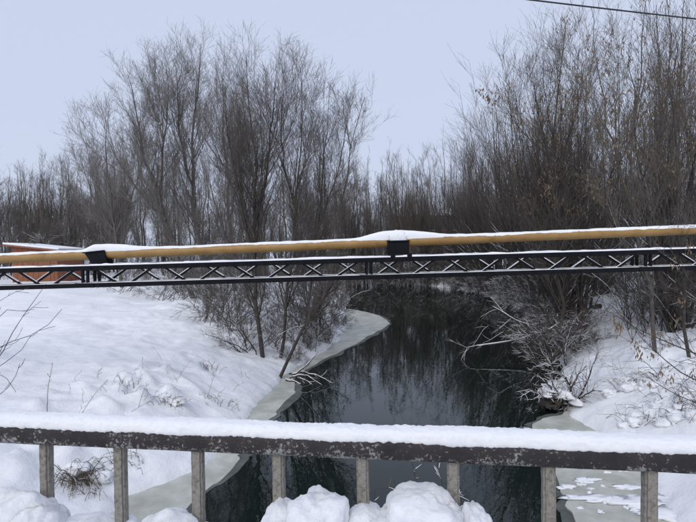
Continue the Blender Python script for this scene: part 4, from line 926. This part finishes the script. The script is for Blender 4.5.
# dead grass tufts and a brush pile seen between the railing posts
def tuft(label, px, py, z, n, L, spread, droop, name='dry_grass_tuft', pads=(), share=.5):
    g = GT(px, py); lines = []
    for i in range(n):
        a = rng.uniform(0, 6.28); s_ = rng.uniform(.3, 1) * spread; b = np.array([g[0] + rng.normal() * .18, g[1] + rng.normal() * .12, 0]); b[2] = lz(b[0], b[1]) - .02
        d = norm(np.array([math.cos(a) * s_, math.sin(a) * s_, 1.0])); l_ = L * rng.uniform(.5, 1); m_ = b + d * l_ * .55; e_ = m_ + norm(d + np.array([0, 0, -droop])) * l_ * .5
        lines.append(([b, m_, e_], rng.uniform(.004, .009), .002))
    rt = stick_thing(name, label, 'dry grass', lines, M_STRAW, True, None, [dict(per=2, L=L * .3, ang=45, up=0, K=3, wob=.12, t0=.3, rfac=.6, rmax=.004, rtip=.5)], thick=.55, sides=4, share=share)
    iv = Matrix.Translation(rt.location).inverted()
    if pads:
        V, F = join([blob((g[0] + a, g[1] + b, lz(g[0] + a, g[1] + b) + c_), (rx, ry, rz), i + 80, 3, .5, 1.5) for i, (a, b, c_, rx, ry, rz) in enumerate(pads)]); o = link('snow_pads', mesh_np('snow_pads', V, F), M_SNOW_B, rt); o.matrix_parent_inverse = iv; o['kind'] = 'stuff'
tuft('flattened brush pile of dead stalks between the first two railing posts', 84, 482, 1.15, 110, .6, 1.9, 1.5, 'brush_pile', [(-.16, .12, .08, .2, .16, .09), (.26, .12, .06, .2, .15, .08)], .22)
tuft('dry grass tuft under the handrail left of the second post', 128, 462, 1.0, 26, .42, .9, .8)
tuft('short dry grass on the slope above the second railing gap', 130, 392, 1.2, 14, .3, .8, .6)
tuft('dead grass hummock in the middle of the left slope', 172, 405, .9, 26, .42, 1.0, .9, pads=[(.1, .1, .12, .22, .2, .08)])
tuft('dead grass near the ice edge of the left slope', 218, 404, .7, 16, .35, .9, .7)
tuft('dead grass on the left slope below the reddish shrub', 210, 372, .9, 18, .4, .8, .6)

# ---- snowy brambles low on the right bank
def bramble(label, px, py, z, wd, nb, seed):
    global rng
    rng = np.random.default_rng(seed); g = GT(px, py); lines = []
    for i in range(26):
        b = np.array([g[0] + rng.normal() * wd, g[1] + rng.normal() * wd * .8, 0]); b[2] = lz(b[0], b[1]) - .03; a = rng.uniform(0, 6.28); l_ = rng.uniform(.35, .9)
        d = np.array([math.cos(a), math.sin(a), .9]); m_ = b + d * l_ * .4; e_ = m_ + np.array([math.cos(a), math.sin(a), -.15]) * l_ * .5; lines.append(([b, m_, e_], rng.uniform(.006, .011), .003))
    rt = stick_thing('snowy_bramble', label, 'bramble', lines, M_BARK_D, True, 'snowy brambles on the right bank', [dict(per=4, L=.3, ang=48, up=.02, K=4, wob=.15, t0=.2, rfac=.6, rmax=.005, rtip=.5)], thick=1.1, sides=5)
    iv = Matrix.Translation(rt.location).inverted(); ps = []
    for i in range(nb):
        x, y = g[0] + rng.normal() * wd * 1.1, g[1] + rng.normal() * wd * .8; s_ = rng.uniform(.05, .14); ps.append(blob((x, y, lz(x, y) + rng.uniform(-.03, .08)), (s_ * 1.15, s_ * 1.05, s_ * .8), seed + i, 3, .6, 1.7))
    V, F = join(ps); o = link('snow_pads', mesh_np('snow_pads', V, F), M_SNOW_B, rt); o.matrix_parent_inverse = iv; o['kind'] = 'stuff'
bramble('low snow-padded bramble just above the handrail on the right', 655, 418, .7, .45, 44, 501)
bramble('snow-padded bramble at the right edge under the arching shrub', 690, 405, .9, .42, 38, 502)
bramble('smaller snowy bramble higher on the right bank', 640, 385, 1.0, .34, 14, 503)
bramble('snowy bramble by the trunks at the top of the right bank', 672, 345, 1.4, .5, 16, 504)
# twigs with snow standing between the railing and the water
rng = np.random.default_rng(90)
for lab, l in (('snowy twig rising right of the middle railing post', [(372, 522), (378, 495), (384, 488), (398, 486)]), ('thin upright twig behind the tall snow clod', [(420, 522), (414, 480), (412, 462)]), ('snow-dotted twig left of the fifth railing gap post', [(446, 522), (439, 480), (437, 463)]), ('drooping snowy twig right of the tall snow clod', [(455, 522), (462, 492), (470, 500), (474, 512)])):
    pl = [P(a, b, 4.4) for a, b in l]; pl.insert(0, np.array([pl[0][0] * 1.02, 4.45, min(lz(pl[0][0], 4.45), -.05) - .1]))
    stick_thing('snowy_twig', lab, 'twig', [(pl, .009, .003)], M_BARK_D, True, 'twigs behind the railing', [dict(per=20, L=.15, ang=55, up=.02, K=4, wob=.16, t0=.70, rfac=.7, rmax=.004, rtip=.6)], thick=.7, sides=5, share=.8)
# ---- snow lying on the right ice
rng = np.random.default_rng(91)
PATCH = [(585, 480, 11, 2.6), (604, 499, 24, 3.6), (640, 502, 36, 7), (576, 498, 12, 2.2), (625, 487, 12, 2.4), (664, 514, 24, 7), (566, 487, 7, 2)]
PATCH += [(rng.uniform(556, 640), rng.uniform(468, 512), rng.uniform(1.5, 5), rng.uniform(.6, 1.5)) for _ in range(14)]
for i, (px, py, rx, ry) in enumerate(PATCH):
    g = G(px, py, .03); m = g[1] / FPX; dpt = ry * m * g[1] / EYE
    V, F = blob((g[0], g[1], .031), (rx * m, dpt, .018 + .0006 * rx), 300 + i, 3, 1.1, 2.3, .3)
    tag(link('snow_patch', mesh_np('snow_patch', V, F), M_SNOW_B), 'thin white snow patch lying on the grey ice behind the right railing posts', 'snow patch', 'snow patches on the right ice')
